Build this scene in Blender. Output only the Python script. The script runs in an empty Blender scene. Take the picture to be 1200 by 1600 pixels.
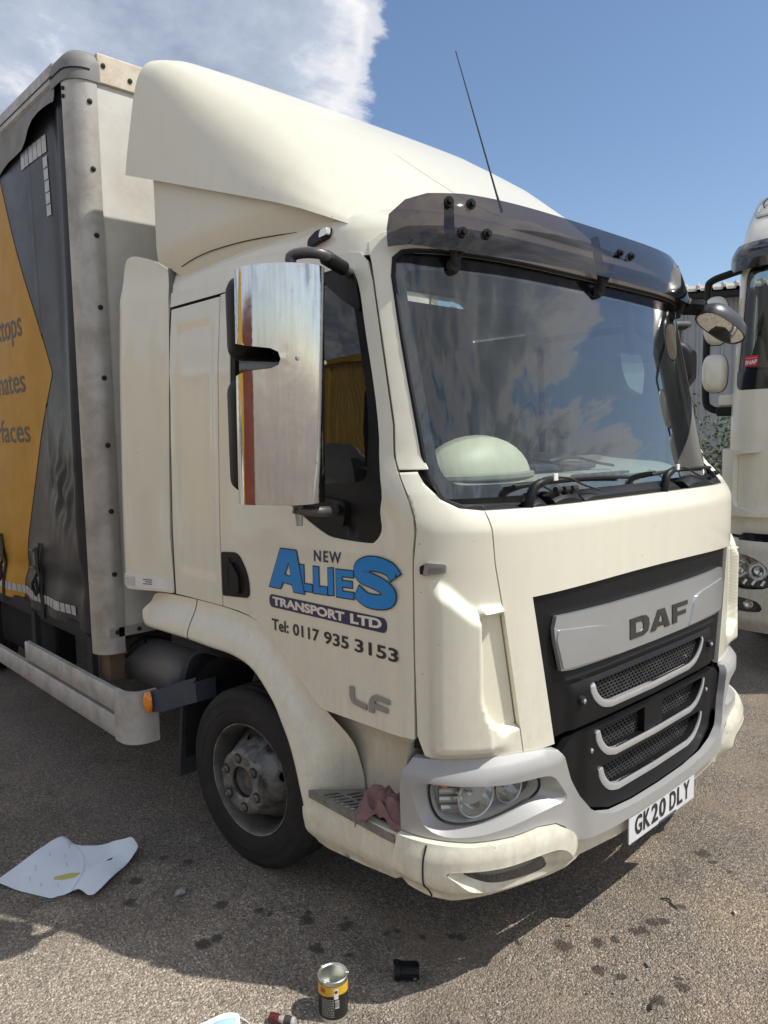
import bpy, bmesh, math, random
from mathutils import Vector, Matrix
from mathutils.geometry import delaunay_2d_cdt

random.seed(7)
R = math.radians
C = bpy.context.scene.collection
SC = bpy.context.scene

# ------------------------------------------------------------------ camera
cam_d = bpy.data.cameras.new('camera')
cam = bpy.data.objects.new('camera', cam_d)
C.objects.link(cam)
cam_d.sensor_fit = 'HORIZONTAL'
cam_d.sensor_width = 36.0
cam_d.lens = 36.0 * 1185.83 / 1200.0
cam_d.clip_start = 0.05
cam_d.clip_end = 2000
yaw, pitch, roll = 0.75005, 0.09914, 0.01668
fw = Vector((math.sin(yaw) * math.cos(pitch), math.cos(yaw) * math.cos(pitch), -math.sin(pitch)))
rt = Vector((math.cos(yaw), -math.sin(yaw), 0))
dn = fw.cross(rt)
rt2 = rt * math.cos(roll) + dn * math.sin(roll)
dn2 = -rt * math.sin(roll) + dn * math.cos(roll)
m = Matrix((rt2, -dn2, -fw)).transposed().to_4x4()
m.translation = (0, 0, 1.80)
cam.matrix_world = m
SC.camera = cam

# ------------------------------------------------------------------ sky and sun
SUN_EL = 55.5
SUN_V = Vector((0.60 * math.cos(R(SUN_EL)), -0.80 * math.cos(R(SUN_EL)), math.sin(R(SUN_EL)))).normalized()
world = bpy.data.worlds.new('World')
SC.world = world
world.use_nodes = True
nt = world.node_tree
nt.nodes.clear()
def N(nt, t, **k):
    n = nt.nodes.new(t)
    for a, b in k.items():
        setattr(n, a, b)
    return n
def LK(nt, a, b):
    nt.links.new(a, b)
def val(nt, op, a, b=None, clamp=False):
    n = N(nt, 'ShaderNodeMath', operation=op, use_clamp=clamp)
    for i, v in enumerate((a, b)):
        if v is None:
            continue
        if isinstance(v, (int, float)):
            n.inputs[i].default_value = v
        else:
            LK(nt, v, n.inputs[i])
    return n.outputs[0]
def ramp(nt, fac, stops, interp='LINEAR'):
    n = N(nt, 'ShaderNodeValToRGB')
    n.color_ramp.interpolation = interp
    el = n.color_ramp.elements
    while len(el) > 1:
        el.remove(el[-1])
    for i, (p, c) in enumerate(stops):
        e = el[0] if i == 0 else el.new(p)
        e.position = p
        e.color = (c[0], c[1], c[2], 1) if not isinstance(c, (int, float)) else (c, c, c, 1)
    LK(nt, fac, n.inputs[0])
    return n.outputs[0]
def mixc(nt, fac, a, b, mode='MIX'):
    n = N(nt, 'ShaderNodeMix', data_type='RGBA', blend_type=mode)
    for sock, v in ((0, fac), (6, a), (7, b)):
        if isinstance(v, (int, float)):
            n.inputs[sock].default_value = v
        elif isinstance(v, tuple):
            n.inputs[sock].default_value = (v[0], v[1], v[2], 1)
        else:
            LK(nt, v, n.inputs[sock])
    return n.outputs[2]
sky = N(nt, 'ShaderNodeTexSky', sky_type='NISHITA')
sky.sun_disc = False
sky.sun_elevation = R(SUN_EL)
sky.sun_rotation = math.atan2(SUN_V.x, SUN_V.y)
sky.air_density = 1.0
sky.dust_density = 0.6
sky.ozone_density = 2.8
tc = N(nt, 'ShaderNodeTexCoord')
sep = N(nt, 'ShaderNodeSeparateXYZ')
LK(nt, tc.outputs['Generated'], sep.inputs[0])
# clouds live on a flat layer: direction divided by its height
zc = val(nt, 'MAXIMUM', sep.outputs[2], 0.04)
zc = val(nt, 'ADD', zc, 0.10)
comb = N(nt, 'ShaderNodeCombineXYZ')
LK(nt, val(nt, 'DIVIDE', sep.outputs[0], zc), comb.inputs[0])
LK(nt, val(nt, 'DIVIDE', sep.outputs[1], zc), comb.inputs[1])
def noise(nt, vec, scale, detail=6, rough=0.55, dist=0.0, loc=None):
    if loc is not None:
        mp = N(nt, 'ShaderNodeMapping')
        mp.inputs['Location'].default_value = loc
        LK(nt, vec, mp.inputs[0])
        vec = mp.outputs[0]
    n = N(nt, 'ShaderNodeTexNoise')
    n.inputs['Scale'].default_value = scale
    n.inputs['Detail'].default_value = detail
    n.inputs['Roughness'].default_value = rough
    n.inputs['Distortion'].default_value = dist
    LK(nt, vec, n.inputs['Vector'])
    return n.outputs['Fac']
n1 = noise(nt, comb.outputs[0], 1.05, 12, 0.60, 0.25, (1.3, 0.4, 0))
n2 = noise(nt, comb.outputs[0], 2.4, 8, 0.62, 0.2, (4.0, 2.0, 0))
# one side of the sky is open blue, the rest broken cumulus
hor = N(nt, 'ShaderNodeVectorMath', operation='MULTIPLY')
LK(nt, tc.outputs['Generated'], hor.inputs[0])
hor.inputs[1].default_value = (1, 1, 0)
hnm = N(nt, 'ShaderNodeVectorMath', operation='NORMALIZE')
LK(nt, hor.outputs[0], hnm.inputs[0])
clr = N(nt, 'ShaderNodeVectorMath', operation='DOT_PRODUCT')
LK(nt, hnm.outputs[0], clr.inputs[0])
clr.inputs[1].default_value = (math.sin(R(79.5)), math.cos(R(79.5)), 0)
open_blue = ramp(nt, clr.outputs['Value'], [(0.0, 0.0), (0.70, 0.0), (0.785, 0.08), (0.862, 0.46), (1.0, 0.52)])
cov = val(nt, 'SUBTRACT', n1, open_blue)
cov = val(nt, 'ADD', cov, val(nt, 'MULTIPLY', val(nt, 'SUBTRACT', n2, 0.5), 0.42))
bank = N(nt, 'ShaderNodeVectorMath', operation='DOT_PRODUCT')
LK(nt, hnm.outputs[0], bank.inputs[0])
bank.inputs[1].default_value = (math.sin(R(12)), math.cos(R(12)), 0)
cov = val(nt, 'ADD', cov, ramp(nt, bank.outputs['Value'], [(0.0, 0.0), (0.55, 0.0), (0.85, 0.13), (1.0, 0.13)]))
cov = val(nt, 'SUBTRACT', cov, 0.015)
cov = val(nt, 'SUBTRACT', cov, ramp(nt, sep.outputs[2], [(0.0, 0.0), (0.42, 0.0), (0.85, 0.13)]))
mask = ramp(nt, cov, [(0.0, 0), (0.37, 0), (0.42, 0.60), (0.48, 0.93), (0.60, 1.0)], 'EASE')
low = ramp(nt, sep.outputs[2], [(0.0, 0.0), (0.02, 0.0), (0.12, 1.0)])
mask = val(nt, 'MULTIPLY', mask, low)
ccol = ramp(nt, val(nt, 'ADD', cov, val(nt, 'MULTIPLY', n2, 0.25)), [(0.44, (7.6, 7.5, 7.4)), (0.57, (7.4, 7.3, 7.3)), (0.68, (3.8, 4.3, 5.2)), (0.84, (2.4, 2.85, 3.8))])
skyc = mixc(nt, mask, sky.outputs[0], ccol)
bg = N(nt, 'ShaderNodeBackground')
bg.inputs['Strength'].default_value = 0.14
LK(nt, skyc, bg.inputs['Color'])
out = N(nt, 'ShaderNodeOutputWorld')
LK(nt, bg.outputs[0], out.inputs['Surface'])

sun_d = bpy.data.lights.new('sun', 'SUN')
sun_d.energy = 4.6
sun_d.angle = R(0.53)
sun_d.color = (1.0, 0.965, 0.905)
sun = bpy.data.objects.new('sun', sun_d)
C.objects.link(sun)
sun.rotation_euler = (-SUN_V).to_track_quat('-Z', 'Y').to_euler()
sun.location = (6, -8, 12)

SC.view_settings.view_transform = 'Standard'
SC.view_settings.look = 'None'
SC.view_settings.exposure = 0.0
SC.view_settings.gamma = 1.0
SC.view_settings.use_curve_mapping = False
SC.cycles.max_bounces = 10
SC.cycles.transparent_max_bounces = 16
SC.cycles.caustics_reflective = False
SC.cycles.caustics_refractive = False
SC.cycles.use_denoising = True

# ------------------------------------------------------------------ materials
MATS = {}
def mat(name, col, rough=0.5, metal=0.0, coat=0.0, spec=0.5, dirt=None, bump=0.0, bscale=60, var=0.06, vscale=3.0, rvar=0.0, em=None):
    """plain surface: base colour with soft uneven tone, optional dirt (colour, amount, scale), optional fine relief"""
    if name in MATS:
        return MATS[name]
    M = bpy.data.materials.new(name)
    M.use_nodes = True
    t = M.node_tree
    b = t.nodes['Principled BSDF']
    b.inputs['Roughness'].default_value = rough
    b.inputs['Metallic'].default_value = metal
    b.inputs['Coat Weight'].default_value = coat
    b.inputs['Coat Roughness'].default_value = 0.04
    b.inputs['Specular IOR Level'].default_value = spec
    g = N(t, 'ShaderNodeNewGeometry')
    pos = g.outputs['Position']
    f = noise(t, pos, vscale, 6, 0.6)
    lo = tuple(c * (1 - var) for c in col)
    hi = tuple(min(1, c * (1 + var)) for c in col)
    c = ramp(t, f, [(0.3, lo), (0.7, hi)])
    if dirt:
        dc, amt, ds = dirt
        f2 = noise(t, pos, ds, 10, 0.68, 0.4, (3, 7, 1))
        dm = ramp(t, f2, [(0.42, 0.0), (0.80, amt)])
        c = mixc(t, dm, c, dc)
        rr = val(t, 'ADD', val(t, 'MULTIPLY', dm, 0.35), rough, True)
        LK(t, rr, b.inputs['Roughness'])
    elif rvar:
        f3 = noise(t, pos, vscale * 6, 6, 0.6)
        LK(t, val(t, 'ADD', val(t, 'MULTIPLY', val(t, 'SUBTRACT', f3, 0.5), rvar), rough, True), b.inputs['Roughness'])
    LK(t, c, b.inputs['Base Color'])
    if bump:
        fb = noise(t, pos, bscale, 4, 0.6)
        bp = N(t, 'ShaderNodeBump')
        bp.inputs['Strength'].default_value = bump
        bp.inputs['Distance'].default_value = 0.01
        LK(t, fb, bp.inputs['Height'])
        LK(t, bp.outputs[0], b.inputs['Normal'])
    if em:
        b.inputs['Emission Color'].default_value = (*em[0], 1)
        b.inputs['Emission Strength'].default_value = em[1]
    MATS[name] = M
    return M

def paint(name, col, grime=0.25, low=0.5, coat=0.7):
    """old clear-coated paint: chips, fine dust, road film that thickens towards the road"""
    if name in MATS:
        return MATS[name]
    M = bpy.data.materials.new(name)
    M.use_nodes = True
    t = M.node_tree
    b = t.nodes['Principled BSDF']
    b.inputs['Coat Weight'].default_value = coat
    b.inputs['Coat Roughness'].default_value = 0.03
    g = N(t, 'ShaderNodeNewGeometry')
    pos = g.outputs['Position']
    f = noise(t, pos, 1.4, 5, 0.6)
    c = ramp(t, f, [(0.3, tuple(x * 0.965 for x in col)), (0.7, tuple(min(1, x * 1.02) for x in col))])
    mp = N(t, 'ShaderNodeMapping')
    mp.inputs['Scale'].default_value = (9, 9, 1.3)
    LK(t, pos, mp.inputs[0])
    streak = noise(t, mp.outputs[0], 2.2, 8, 0.65, 0.3)
    fine = noise(t, pos, 38, 6, 0.7)
    sp = N(t, 'ShaderNodeSeparateXYZ')
    LK(t, pos, sp.inputs[0])
    hz = N(t, 'ShaderNodeMapRange')
    hz.inputs['From Min'].default_value = 1.25
    hz.inputs['From Max'].default_value = 0.25
    hz.inputs['To Min'].default_value = 0.12
    hz.inputs['To Max'].default_value = 1.0
    LK(t, sp.outputs[2], hz.inputs[0])
    film = val(t, 'MULTIPLY', ramp(t, val(t, 'MULTIPLY', val(t, 'ADD', streak, fine), 0.5), [(0.42, 0.0), (0.68, 1.0)]), val(t, 'MULTIPLY', hz.outputs[0], low))
    film = val(t, 'ADD', film, val(t, 'MULTIPLY', ramp(t, streak, [(0.5, 0.0), (0.8, 1.0)]), grime * 0.35), True)
    c = mixc(t, film, c, (0.30, 0.255, 0.19))
    vo = N(t, 'ShaderNodeTexVoronoi')
    vo.inputs['Scale'].default_value = 26
    LK(t, pos, vo.inputs['Vector'])
    chip = ramp(t, vo.outputs['Distance'], [(0.0, 1.0), (0.055, 1.0), (0.075, 0.0)])
    sel = ramp(t, vo.outputs['Color'], [(0.76, 0.0), (0.80, 0.8)])
    chip = val(t, 'MULTIPLY', chip, sel)
    c = mixc(t, chip, c, (0.17, 0.14, 0.10))
    LK(t, c, b.inputs['Base Color'])
    LK(t, val(t, 'ADD', val(t, 'MULTIPLY', film, 0.4), 0.30, True), b.inputs['Roughness'])
    LK(t, val(t, 'SUBTRACT', coat, val(t, 'MULTIPLY', film, 0.6), True), b.inputs['Coat Weight'])
    cr = val(t, 'ADD', val(t, 'MULTIPLY', fine, 0.07), 0.015)
    LK(t, cr, b.inputs['Coat Roughness'])
    MATS[name] = M
    return M

def glass(name, tint, refl=1.0, rough=0.0, dusty=0.0):
    """thin sheet: tinted see-through mixed with a mirror reflection by fresnel, a little dust"""
    if name in MATS:
        return MATS[name]
    M = bpy.data.materials.new(name)
    M.use_nodes = True
    t = M.node_tree
    t.nodes.clear()
    o = N(t, 'ShaderNodeOutputMaterial')
    tr = N(t, 'ShaderNodeBsdfTransparent')
    tr.inputs[0].default_value = (*tint, 1)
    gl = N(t, 'ShaderNodeBsdfGlossy')
    gl.inputs['Roughness'].default_value = rough
    fr = N(t, 'ShaderNodeFresnel')
    gb = N(t, 'ShaderNodeNewGeometry')
    # a thin sheet reflects alike from both sides
    LK(t, val(t, 'SUBTRACT', 1.52, val(t, 'MULTIPLY', gb.outputs['Backfacing'], 1.52 - 1 / 1.52)), fr.inputs['IOR'])
    f = val(t, 'MULTIPLY', fr.outputs[0], 1.35 * refl, True)
    mx = N(t, 'ShaderNodeMixShader')
    LK(t, f, mx.inputs[0])
    LK(t, tr.outputs[0], mx.inputs[1])
    LK(t, gl.outputs[0], mx.inputs[2])
    last = mx.outputs[0]
    if dusty:
        g = N(t, 'ShaderNodeNewGeometry')
        df = N(t, 'ShaderNodeBsdfDiffuse')
        df.inputs[0].default_value = (0.55, 0.53, 0.48, 1)
        f1 = noise(t, g.outputs['Position'], 4.0, 10, 0.7)
        f2 = noise(t, g.outputs['Position'], 90.0, 4, 0.7)
        d = val(t, 'MULTIPLY', ramp(t, f1, [(0.35, 0.15), (0.75, 1.0)]), ramp(t, f2, [(0.3, 0.4), (0.75, 1.0)]))
        m2 = N(t, 'ShaderNodeMixShader')
        LK(t, val(t, 'MULTIPLY', d, dusty, True), m2.inputs[0])
        LK(t, last, m2.inputs[1])
        LK(t, df.outputs[0], m2.inputs[2])
        last = m2.outputs[0]
    LK(t, last, o.inputs['Surface'])
    MATS[name] = M
    return M

CREAM = (0.80, 0.770, 0.625)
cream = paint('cream_paint', CREAM, 0.20, 0.40)
fairing = paint('fairing_paint', (0.735, 0.70, 0.565), 0.2, 0.2, 0.15)
cream_low = paint('cream_bumper_paint', CREAM, 0.24, 0.42, 0.5)
cream2 = paint('pale_cream_paint', (0.78, 0.745, 0.64), 0.2, 0.4)
silver = mat('silver_plastic', (0.40, 0.395, 0.382), 0.42, 0.15, 0.1, dirt=((0.30, 0.28, 0.25), 0.30, 9))
silverp = mat('silver_panel', (0.56, 0.575, 0.58), 0.30, 0.70, 0.1, var=0.03, vscale=8)
blackp = mat('black_plastic', (0.005, 0.005, 0.0058), 0.45, spec=0.3, dirt=((0.022, 0.021, 0.019), 0.4, 7), bump=0.03, bscale=300)
blackr = mat('dull_black', (0.012, 0.012, 0.013), 0.75, dirt=((0.07, 0.06, 0.05), 0.4, 8))
deep = mat('deep_black', (0.006, 0.006, 0.006), 0.9)
gloss = mat('gloss_black', (0.010, 0.010, 0.012), 0.12, coat=0.5)
rubber = mat('tyre_rubber', (0.012, 0.012, 0.012), 0.75, dirt=((0.075, 0.066, 0.055), 0.40, 10), bump=0.12, bscale=120)
rimm = mat('rim_dark', (0.13, 0.125, 0.115), 0.5, 0.4, dirt=((0.025, 0.022, 0.02), 0.9, 8), bump=0.1, bscale=70)
steel = mat('disc_steel', (0.31, 0.305, 0.29), 0.40, 0.55, dirt=((0.022, 0.020, 0.018), 1.6, 8), bump=0.10, bscale=70)
hubm = mat('hub_steel', (0.26, 0.245, 0.22), 0.5, 0.6, dirt=((0.05, 0.04, 0.03), 0.8, 20), bump=0.1, bscale=90)
alum = mat('grey_aluminium', (0.47, 0.45, 0.415), 0.45, 0.35, dirt=((0.20, 0.17, 0.13), 0.75, 6), bump=0.05, bscale=120)
rail = mat('painted_rail', (0.52, 0.50, 0.46), 0.5, 0.1, dirt=((0.20, 0.17, 0.13), 0.85, 7), bump=0.05, bscale=90)
bodyw = mat('body_panel_white', (0.70, 0.68, 0.62), 0.38, 0.0, 0.2, dirt=((0.36, 0.31, 0.24), 0.5, 4))
rusty = mat('roof_rail_worn', (0.66, 0.60, 0.47), 0.5, 0.0, dirt=((0.38, 0.20, 0.10), 0.8, 11))
gcap = mat('corner_cap_grey', (0.22, 0.215, 0.205), 0.6, dirt=((0.12, 0.11, 0.10), 0.5, 12))
navy = mat('curtain_slate', (0.017, 0.021, 0.029), 0.36, 0.0, 0.0, dirt=((0.060, 0.055, 0.045), 0.5, 5), bump=0.05, bscale=40)
orange = mat('curtain_orange', (0.52, 0.262, 0.022), 0.5, 0.0, 0.0, spec=0.3, dirt=((0.34, 0.20, 0.05), 0.4, 5), bump=0.05, bscale=40)
ink = mat('grey_print', (0.055, 0.056, 0.060), 0.5)
reflex = mat('reflective_tape', (0.50, 0.50, 0.50), 0.3, 0.2, dirt=((0.25, 0.22, 0.18), 0.6, 20))
def brushed(name):
    M = bpy.data.materials.new(name)
    M.use_nodes = True
    t = M.node_tree
    b = t.nodes['Principled BSDF']
    b.inputs['Metallic'].default_value = 1.0
    g = N(t, 'ShaderNodeNewGeometry')
    mp = N(t, 'ShaderNodeMapping')
    mp.inputs['Scale'].default_value = (55, 55, 1.6)
    LK(t, g.outputs['Position'], mp.inputs[0])
    st = noise(t, mp.outputs[0], 1.6, 7, 0.7, 0.2)
    sm_ = noise(t, g.outputs['Position'], 14, 8, 0.7, 0.6)
    LK(t, ramp(t, val(t, 'ADD', val(t, 'MULTIPLY', st, 0.6), val(t, 'MULTIPLY', sm_, 0.4)), [(0.34, (.54, .54, .55)), (0.64, (.70, .70, .70))]), b.inputs['Base Color'])
    LK(t, val(t, 'ADD', val(t, 'MULTIPLY', ramp(t, sm_, [(0.40, 0.0), (0.80, 1.0)]), 0.16), 0.055), b.inputs['Roughness'])
    bp = N(t, 'ShaderNodeBump')
    bp.inputs['Strength'].default_value = 0.022
    bp.inputs['Distance'].default_value = 0.004
    LK(t, val(t, 'ADD', st, val(t, 'MULTIPLY', sm_, 0.8)), bp.inputs['Height'])
    LK(t, bp.outputs[0], b.inputs['Normal'])
    return M
chrome = brushed('polished_steel')
chromec = mat('bright_chrome', (0.72, 0.73, 0.75), 0.16, 1.0)
bezel = mat('satin_silver', (0.72, 0.73, 0.75), 0.28, 0.6, dirt=((0.35, 0.33, 0.30), 0.3, 14))
amber = mat('amber_lens', (0.85, 0.24, 0.01), 0.18, 0.0, 0.6, spec=0.6)
white = mat('white_plastic', (0.80, 0.80, 0.79), 0.35, dirt=((0.4, 0.36, 0.3), 0.3, 10))
blue = mat('decal_blue', (0.002, 0.235, 0.64), 0.32, 0.0, 0.2, var=.02)
blackd = mat('decal_black', (0.012, 0.012, 0.014), 0.35, 0.0, 0.3)
navyd = mat('decal_navy', (0.022, 0.018, 0.075), 0.35, 0.0, 0.3)
creamd = mat('decal_cream', (0.80, 0.77, 0.66), 0.35, 0.0, 0.3)
plate_w = mat('plate_white', (0.74, 0.75, 0.78), 0.35, 0.0, 0.2, dirt=((0.42, 0.38, 0.33), 0.4, 18))
dashm = mat('dash_grey', (0.30, 0.31, 0.26), 0.55, dirt=((0.36, 0.34, 0.30), 0.4, 5))
dashl = mat('dash_hood_beige', (0.70, 0.66, 0.50), 0.5, dirt=((0.45, 0.43, 0.37), 0.4, 6))
fabric = mat('seat_fabric', (0.05, 0.055, 0.07), 0.9, bump=0.1, bscale=200)
trim = mat('cab_trim', (0.13, 0.145, 0.16), 0.8)
wsglass = glass('windscreen_glass', (0.80, 0.88, 0.865), 1.75, 0.0, 0.022)
sideglass = glass('side_glass', (0.21, 0.245, 0.235), 1.0, 0.0, 0.01)
visorm = glass('smoked_acrylic', (0.105, 0.088, 0.092), 0.85, 0.03, 0.030)
lensm = glass('clear_lens', (0.90, 0.91, 0.89), 0.9, 0.03, 0.12)
mirrorm = mat('mirror_glass', (0.85, 0.86, 0.87), 0.02, 1.0)

# ------------------------------------------------------------------ helpers
LOC = {}
def link(o, parent=None):
    C.objects.link(o)
    if parent is not None:
        o.parent = parent
        if parent.name in LOC:            # a thing built in world coordinates: cancel its base point
            o.location = -LOC[parent.name]
    return o
def thing(name, label, cat, loc=(0, 0, 0), rotz=0.0, group=None, world_coords=False):
    o = bpy.data.objects.new(name, None)
    o.empty_display_size = 0.2
    C.objects.link(o)
    o.location = loc
    o.rotation_euler = (0, 0, rotz)
    tag(o, label, cat, group)
    if world_coords:
        LOC[o.name] = Vector(loc)
    return o
def tag(o, label, cat, group=None, kind=None):
    if label:
        o['label'] = label
    if cat:
        o['category'] = cat
    if group:
        o['group'] = group
    if kind:
        o['kind'] = kind
    return o
def mobj(name, vs, fs, mt, parent=None, smooth=True, bevel=0.0, seg=2, recalc=True, label=None, sharp=40):
    me = bpy.data.meshes.new(name)
    bm = bmesh.new()
    bv = [bm.verts.new(v) for v in vs]
    for f in fs:
        try:
            bm.faces.new([bv[i] for i in f])
        except ValueError:
            pass
    if recalc:
        bmesh.ops.recalc_face_normals(bm, faces=bm.faces)
    bm.normal_update()
    if smooth:
        ca = math.cos(R(sharp))
        for f in bm.faces:
            f.smooth = True
        for e in bm.edges:
            if len(e.link_faces) == 2 and e.link_faces[0].normal.dot(e.link_faces[1].normal) < ca:
                e.smooth = False
    bm.to_mesh(me)
    bm.free()
    me.materials.append(mt)
    o = bpy.data.objects.new(name, me)
    link(o, parent)
    if bevel:
        md = o.modifiers.new('bevel', 'BEVEL')
        md.width = bevel
        md.segments = seg
        md.limit_method = 'ANGLE'
        md.angle_limit = R(42)
        md.harden_normals = True
        for e in me.edges:
            e.use_edge_sharp = False
    if label:
        o['label'] = label
    return o

class MB:
    """collects simple shapes into one mesh"""
    def __init__(self):
        self.v = []
        self.f = []
    def add(self, vs, fs):
        n = len(self.v)
        self.v += [Vector(v) for v in vs]
        self.f += [tuple(i + n for i in f) for f in fs]
        return self
    def box(self, x0, x1, y0, y1, z0, z1, M=None):
        vs = [Vector(p) for p in ((x0, y0, z0), (x1, y0, z0), (x1, y1, z0), (x0, y1, z0), (x0, y0, z1), (x1, y0, z1), (x1, y1, z1), (x0, y1, z1))]
        if M:
            vs = [M @ p for p in vs]
        return self.add(vs, [(0, 3, 2, 1), (4, 5, 6, 7), (0, 1, 5, 4), (1, 2, 6, 5), (2, 3, 7, 6), (3, 0, 4, 7)])
    def tube(self, pts, r, n=10, cap=True):
        pts = [Vector(p) for p in pts]
        rs = r if isinstance(r, (list, tuple)) else [r] * len(pts)
        rings = []
        up = None
        for i, p in enumerate(pts):
            a = pts[max(0, i - 1)]
            b = pts[min(len(pts) - 1, i + 1)]
            t = (b - a).normalized()
            if up is None:
                up = t.orthogonal().normalized()
            up = (up - t * up.dot(t)).normalized()
            w = t.cross(up)
            rings.append([p + (up * math.cos(2 * math.pi * k / n) + w * math.sin(2 * math.pi * k / n)) * rs[i] for k in range(n)])
        return self.loft(rings, True, cap)
    def loft(self, rings, close=True, cap=False):
        n = len(rings[0])
        vs = [p for r in rings for p in r]
        fs = []
        for i in range(len(rings) - 1):
            for k in range(n if close else n - 1):
                k2 = (k + 1) % n
                fs.append((i * n + k, i * n + k2, (i + 1) * n + k2, (i + 1) * n + k))
        if cap:
            fs.append(tuple(range(n))[::-1])
            fs.append(tuple((len(rings) - 1) * n + k for k in range(n)))
        return self.add(vs, fs)
    def lathe(self, prof, M=None, n=32, cap=False):
        """profile of (radius, height) turned round local z"""
        rings = []
        for r, h in prof:
            ring = [Vector((r * math.cos(2 * math.pi * k / n), r * math.sin(2 * math.pi * k / n), h)) for k in range(n)]
            rings.append([M @ p for p in ring] if M else ring)
        return self.loft(rings, True, cap)
    def build(self, name, mt, parent=None, **k):
        return mobj(name, self.v, self.f, mt, parent, **k)

def smooth_path(pts, n=6):
    pts = [Vector(p) for p in pts]
    out = []
    for i in range(len(pts) - 1):
        p0 = pts[max(0, i - 1)]; p1 = pts[i]; p2 = pts[i + 1]; p3 = pts[min(len(pts) - 1, i + 2)]
        for k in range(n):
            t = k / n
            out.append(0.5 * ((2 * p1) + (-p0 + p2) * t + (2 * p0 - 5 * p1 + 4 * p2 - p3) * t * t + (-p0 + 3 * p1 - 3 * p2 + p3) * t ** 3))
    out.append(pts[-1])
    return out

def inside(p, poly):
    c = False
    x, y = p
    j = len(poly) - 1
    for i in range(len(poly)):
        xi, yi = poly[i]; xj, yj = poly[j]
        if (yi > y) != (yj > y) and x < (xj - xi) * (y - yi) / (yj - yi) + xi:
            c = not c
        j = i
    return c
def segdist(p, a, b):
    dx, dy = b[0] - a[0], b[1] - a[1]
    L = dx * dx + dy * dy
    t = 0 if L == 0 else max(0, min(1, ((p[0] - a[0]) * dx + (p[1] - a[1]) * dy) / L))
    return math.hypot(p[0] - a[0] - t * dx, p[1] - a[1] - t * dy)
def subdiv(poly, res):
    out = []
    for i in range(len(poly)):
        a = poly[i]; b = poly[(i + 1) % len(poly)]
        n = max(1, int(math.ceil(math.hypot(b[0] - a[0], b[1] - a[1]) / res)))
        out += [(a[0] + (b[0] - a[0]) * k / n, a[1] + (b[1] - a[1]) * k / n) for k in range(n)]
    return out
def rounded(poly, r, n=5):
    out = []
    m_ = len(poly)
    for i in range(m_):
        p = Vector(poly[i]); a = Vector(poly[i - 1]); b = Vector(poly[(i + 1) % m_])
        rr = r[i] if isinstance(r, (list, tuple)) else r
        va = a - p; vb = b - p
        t = min(rr, va.length * 0.48, vb.length * 0.48)
        if t < 1e-5:
            out.append(tuple(p)); continue
        pa = p + va.normalized() * t; pb = p + vb.normalized() * t
        for k in range(n + 1):
            u = k / n
            q = pa * (1 - u) ** 2 + p * 2 * u * (1 - u) + pb * u * u
            out.append((q.x, q.y))
    return out
def curve2(pts, n=5, closed=False):
    """smooth 2d line through the points"""
    if closed:
        q = [Vector((*p, 0)) for p in pts]
        m_ = len(q)
        out = []
        for i in range(m_):
            p0, p1, p2, p3 = q[i - 1], q[i], q[(i + 1) % m_], q[(i + 2) % m_]
            for k in range(n):
                t = k / n
                v = 0.5 * ((2 * p1) + (-p0 + p2) * t + (2 * p0 - 5 * p1 + 4 * p2 - p3) * t * t + (-p0 + 3 * p1 - 3 * p2 + p3) * t ** 3)
                out.append((v.x, v.y))
        return out
    return [(v.x, v.y) for v in smooth_path([(p[0], p[1], 0) for p in pts], n)]
def cdt(outline, holes, res):
    loops = [subdiv(outline, res)] + [subdiv(h, res) for h in holes]
    vs = []; es = []
    for lp in loops:
        n0 = len(vs)
        vs += lp
        es += [(n0 + i, n0 + (i + 1) % len(lp)) for i in range(len(lp))]
    xs = [p[0] for p in outline]; ys = [p[1] for p in outline]
    allseg = [(vs[a], vs[b]) for a, b in es]
    nx = int((max(xs) - min(xs)) / res) + 2
    ny = int((max(ys) - min(ys)) / res) + 2
    for i in range(nx):
        for j in range(ny):
            p = (min(xs) + (i + 0.5 * (j % 2)) * res, min(ys) + (j + 0.37) * res)
            if inside(p, outline) and not any(inside(p, h) for h in holes):
                if all(abs(a[0] - p[0]) > 3 * res or abs(a[1] - p[1]) > 3 * res or segdist(p, a, b) > res * 0.45 for a, b in allseg):
                    vs.append(p)
    r = delaunay_2d_cdt([Vector(p) for p in vs], es, [], 0, 1e-6)
    V = [(p.x, p.y) for p in r[0]]
    F = []
    for f in r[2]:
        cx = sum(V[i][0] for i in f) / 3; cy = sum(V[i][1] for i in f) / 3
        if inside((cx, cy), outline) and not any(inside((cx, cy), h) for h in holes):
            F.append(tuple(f))
    return V, F
def patch(name, outline, holes, fn, thick, mt, parent, res=0.05, bevel=0.0, label=None, recalc=True, sharp=40):
    """sheet metal / moulding: a 2d outline with holes laid on the surface fn(a, b, offset)"""
    V, F = cdt(outline, holes, res)
    vs = [fn(a, b, 0.0) for a, b in V]
    if not thick:
        return mobj(name, vs, F, mt, parent, recalc=recalc, label=label, sharp=sharp)
    n = len(vs)
    vs += [fn(a, b, -thick) for a, b in V]
    fs = list(F) + [(c + n, b + n, a + n) for a, b, c in F]
    cnt = {}
    for f in F:
        for i in range(3):
            e = (f[i], f[(i + 1) % 3])
            cnt[tuple(sorted(e))] = cnt.get(tuple(sorted(e)), []) + [e]
    for k, l in cnt.items():
        if len(l) == 1:
            a, b = l[0]
            fs.append((b, a, a + n, b + n))
    return mobj(name, vs, fs, mt, parent, bevel=bevel, label=label, sharp=sharp)
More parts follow.
